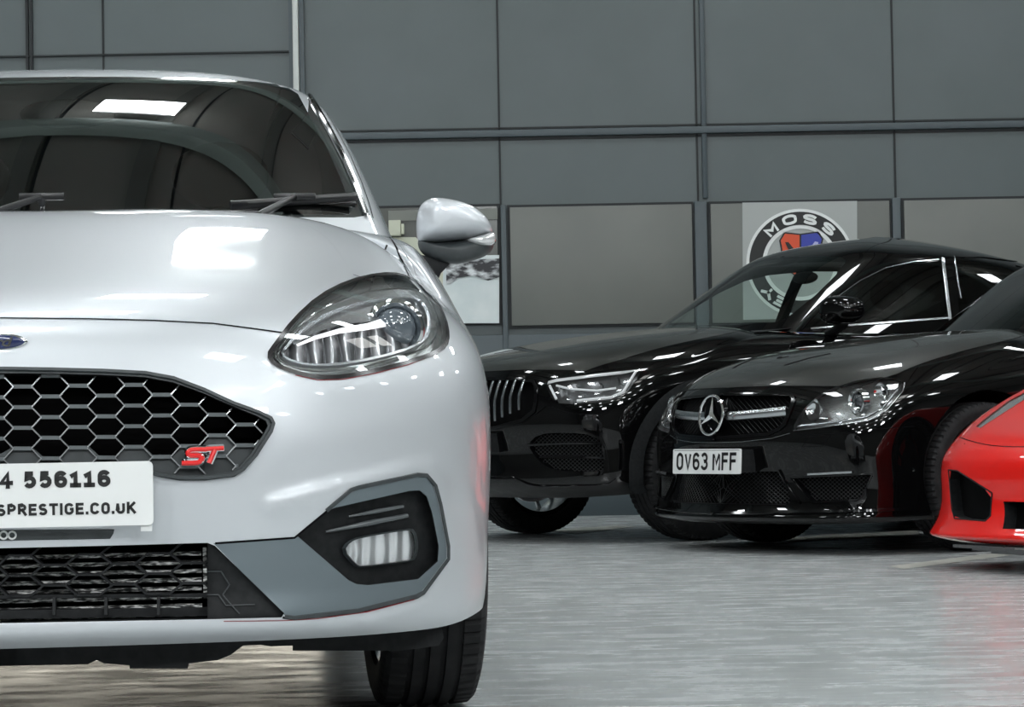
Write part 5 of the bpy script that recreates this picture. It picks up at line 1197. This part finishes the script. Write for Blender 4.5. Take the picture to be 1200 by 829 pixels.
under(flat('poster_artwork', [(523, 306), (585, 303), (585, 325), (572, 329), (555, 323), (536, 326), (528, 333), (523, 332)], spl, .052), po)
sh = flat('window_blind', [(455, 247), (583, 244), (583, 257), (455, 259)], mat('blind_grey', (.20, .21, .19), .5), .045); tag(sh, 'grey rolled blind at the top of the wall window behind the door mirror', 'blind')
bk = empty('wall_bracket', tuple(wpt(466, 276, WALL_Y - .06))); tag(bk, 'small cream plastic box on the wall window left of the silver door mirror', 'box')
mb = MB(); wbox(mb, 456, 259, 470, 277, .04, .12); wbox(mb, 470, 263, 474, 275, .05, .10); under(mb.build('box_shell', cream, bevel=.006), bk)
# left: full-height bright post and dark section
post = mat('post_white', (.55, .57, .55), .35); mb = MB(); wbox(mb, 343, -560, 350, 608, .02, .10); struct(mb.build('trim_4', post, bevel=.01)); mb = MB(); wbox(mb, 350.5, -560, 356, 608, .02, .06); wbox(mb, 338, -560, 342.5, 608, .02, .05); struct(mb.build('trim_5', frame_m))
mb = MB(); wbox(mb, 29, -560, 32, 608, .0, .03); wbox(mb, 34.5, -560, 37, 608, 0, .03); xr_ = wpt(339, 63)[0]; mb.box(((xr_ - 12.8) / 2, WALL_Y + .035, wpt(170, 62.5)[2]), (xr_ + 12.8, .02, .010)); struct(mb.build('trim_6', line_m))
# ---- round-logo poster
lp = empty('logo_poster', tuple(wpt(940, 372, WALL_Y + .008))); tag(lp, 'square grey poster with round black and white MOSS logo on the back wall', 'poster')
grey = mat('poster_grey', (.42, .44, .43), .45); CX, CY = wpt(938, 308)[0], wpt(938, 308)[2]; px = K
under(flat('poster_sheet', [(870, 237.5), (1004.5, 235.5), (1005, 372), (871, 375)], grey, .043), lp)
def disc(nm, r0, r1, m, d, a0=0, a1=2 * PI):
    k = 72; V = []; y = WALL_Y + .05 - d
    for i in range(k + 1):
        a = a0 + (a1 - a0) * i / k; V += [(CX + r1 * math.cos(a), y, CY + r1 * math.sin(a)), (CX + r0 * math.cos(a), y, CY + r0 * math.sin(a))]
    return under(mesh_obj(nm, V, [(2 * i, 2 * i + 2, 2 * i + 3, 2 * i + 1) for i in range(k)], m), lp)
lw = mat('logo_white', (.85, .87, .86), .5); lb = mat('logo_black', (.012, .013, .013), .5)
disc('logo_ring', 40 * px, 63.5 * px, lw, .047); disc('logo_band', 44.5 * px, 60 * px, lb, .049)
ln_ = []
def glyph(ch, ang, size, xs, bold, r=52):
    V, F_, _w = stroke_text(ch, size, bold, xs)
    if not V: return
    cx = (min(v[0] for v in V) + max(v[0] for v in V)) / 2; cy = (min(v[1] for v in V) + max(v[1] for v in V)) / 2; a = math.radians(ang); out = []
    for v in V:
        x, y = v[0] - cx, v[1] - cy; rr = r * px + y; t = a - x / (r * px); out.append((CX + rr * math.cos(t), WALL_Y + .05 - .052, CY + rr * math.sin(t)))
    b = len(gl.v); gl.v += out; gl.f += [tuple(i + b for i in f) for f in F_]
gl = MB()
for ch, a in (('M', 130), ('O', 103), ('S', 76), ('S', 49), ('Y', 222), ('E', 243)): glyph(ch, a, 12 * px, 2.3 if ch not in 'MY' else 1.8, 3.3 * px)
under(mesh_obj('logo_lettering', gl.v, gl.f, lw), lp)
under(flat('logo_crest_edge', [(913, 282), (919, 272), (938, 274), (959, 271), (965, 280), (962, 293), (963, 312), (938, 328), (915, 312), (915, 292)], lb, .047), lp)
under(flat('logo_crest_red', [(915, 282), (920, 274), (937, 275.5), (937, 326), (917, 311), (917, 292)], mat('crest_red', (.75, .09, .03), .5), .049), lp)
under(flat('logo_crest_blue', [(939, 275.5), (958, 273), (963, 280.5), (960, 293), (961, 311), (939, 326)], mat('crest_blue', (.04, .06, .40), .5), .049), lp)
under(flat('crest_mark', [(920, 284), (924, 284), (933, 295), (936, 303), (931, 300), (923, 291)], lb, .052), lp)
under(flat('crest_animal', [(945, 297), (950, 290), (955, 283), (959, 284), (958, 291), (962, 297), (955, 301), (948, 302)], mat('crest_pale', (.45, .47, .75), .5), .052), lp)
# ---- other walls, ceiling, trusses
dk = mat('side_wall', (.14, .145, .14), .6); ceil_m = mat('ceiling_sheet', (.30, .30, .275), .7); steel = mat('roof_steel', (.36, .44, .41), .5)
struct(MB().box((0, -9.9, 3), (26, .2, 6.2)).build('wall_front', mat('far_wall', (.15, .15, .14), .6))); struct(MB().box((-12.9, 4, 3), (.2, 28, 6.2)).build('wall_left', dk)); struct(MB().box((12.9, 4, 3), (.2, 28, 6.2)).build('wall_right', dk))
struct(MB().box((0, 4, 6.15), (26, 28, .1)).build('ceiling', ceil_m))
for i, y in enumerate((-9, -5.9, -2.6, .7, 4.0, 7.3, 10.6, 13.9)):
    o = MB().box((0, y, 5.85), (25.6, .26, .30)).build('roof_beam', steel, bevel=.02); tag(o, 'grey steel roof beam', 'beam', 'steel roof beams')
pst = mat('purlin_grey', (.17, .18, .165), .5)
for x in (-8, -6.1, -4.2, -2.1, -1.05, .42, 2.2, 3.6, 5.4, 7.2, 9): o = MB().box((x, 4, 6.04), (.17, 27.6, .12)).build('roof_purlin', pst); tag(o, 'thin grey steel roof purlin', 'beam', 'steel roof purlins')
em = mat('light_panel', (1, 1, 1), .5, emit=(.93, .98, 1), estr=27)
def ceiling_light(x, y, z, sx, sy, e=None):
    r = empty('ceiling_light', (x, y, z)); tag(r, 'white rectangular ceiling light panel', 'light', 'ceiling lights')
    MB().box((0, 0, .06), (sx - .1, sy - .1, .06)).build('light_housing', mat_h, r); MB().box((0, 0, -.006), (sx, sy, .01)).build('light_diffuser', em, r)
mat_h = mat('light_housing', (.5, .5, .5), .5)
mb = MB()
for x in (-7.1, -5.2, -3.2, -1.98, -.72, .54, 2.9, 4.5, 6.3, 8.1): mb.box((x, 4, 6.095), (.03, 27.6, .02))
mb.build('trim_7', line_m)['kind'] = 'structure'
for x in (-7.9, -4.6, -1.32, 2.0, 5.3, 8.6):
    for y in (-5.4, -2.1, 1.2, 4.6, 7.9, 11.2, 14.5): ceiling_light(x, y, 5.6, .7, .6)
sk = mat('roof_light_sheet', (1, 1, 1), .5, emit=(1, .99, .95), estr=5)
for k, (x, y) in enumerate(((4.2, -3.6), (4.2, .2), (4.2, 7.2))): struct(MB().box((x, y, 6.08), (1.1, 2.6, .02)).build('window_%d' % (5 + k), sk))
w = bpy.data.worlds.new('world'); SC.world = w; w.use_nodes = True; bg = w.node_tree.nodes['Background']; bg.inputs[0].default_value = (.7, .8, .85, 1); bg.inputs[1].default_value = .2
# painted bay lines on the floor
lm = noise_col(mat('bay_line_paint', (.5, .5, .47), .5), (.36, .37, .33), (.52, .53, .48), 8)
def fline(pts, nm='bay_line'):
    q = [world_at(*p, z=.002) for p in pts]; o = mesh_obj(nm, [(v[0], v[1], .002) for v in q], [tuple(range(len(q)))], lm); return o
tag(fline([(918, 636), (930, 630), (1074, 622), (1078, 627)]), 'pale painted floor line under the black coupe', 'floor line')
tag(fline([(640, 622), (720, 616), (745, 617), (676, 626)]), 'pale painted floor line under the tall black car', 'floor line')
tag(fline([(1040, 664), (1200, 644), (1230, 641), (1230, 645), (1200, 649), (1060, 667)]), 'pale painted floor line in front of the red car', 'floor line')
SC.cycles.use_denoising = True; SC.cycles.max_bounces = 10; SC.cycles.transparent_max_bounces = 16; SC.cycles.sample_clamp_indirect = 6
SC.view_settings.exposure = 0.0

for c_ in (silver[0], coupe[0], suv[0], red[0]): nest(c_.root)
lt = bpy.data.lights.new('added_low_fill', 'AREA'); lt.size = 1.6; lt.size_y = .3; lt.shape = 'RECTANGLE'; lt.energy = 6; lt.color = (1, .93, .78)  # added fill light, hidden behind the silver car, brightens the floor beneath it
lo = bpy.data.objects.new('added_low_fill', lt); lo.location = (-1.5, 9.6, .35); lo.rotation_euler = (math.radians(-92), 0, 0); COL.objects.link(lo)

for x, y, e in ((-5, -3.5, 170), (0, -5, 170), (5, -3.5, 130)):  # added fill lights behind the camera, brighten the car fronts
    lt = bpy.data.lights.new('added_front_fill', 'AREA'); lt.shape = 'RECTANGLE'; lt.size = 1.4; lt.size_y = .35; lt.energy = e; lt.color = (.95, .98, 1)
    lo = bpy.data.objects.new('added_front_fill', lt); lo.location = (x, y, 4.6); lo.rotation_euler = (Vector((0, 7, .6)) - lo.location).to_track_quat('-Z', 'Y').to_euler(); COL.objects.link(lo)
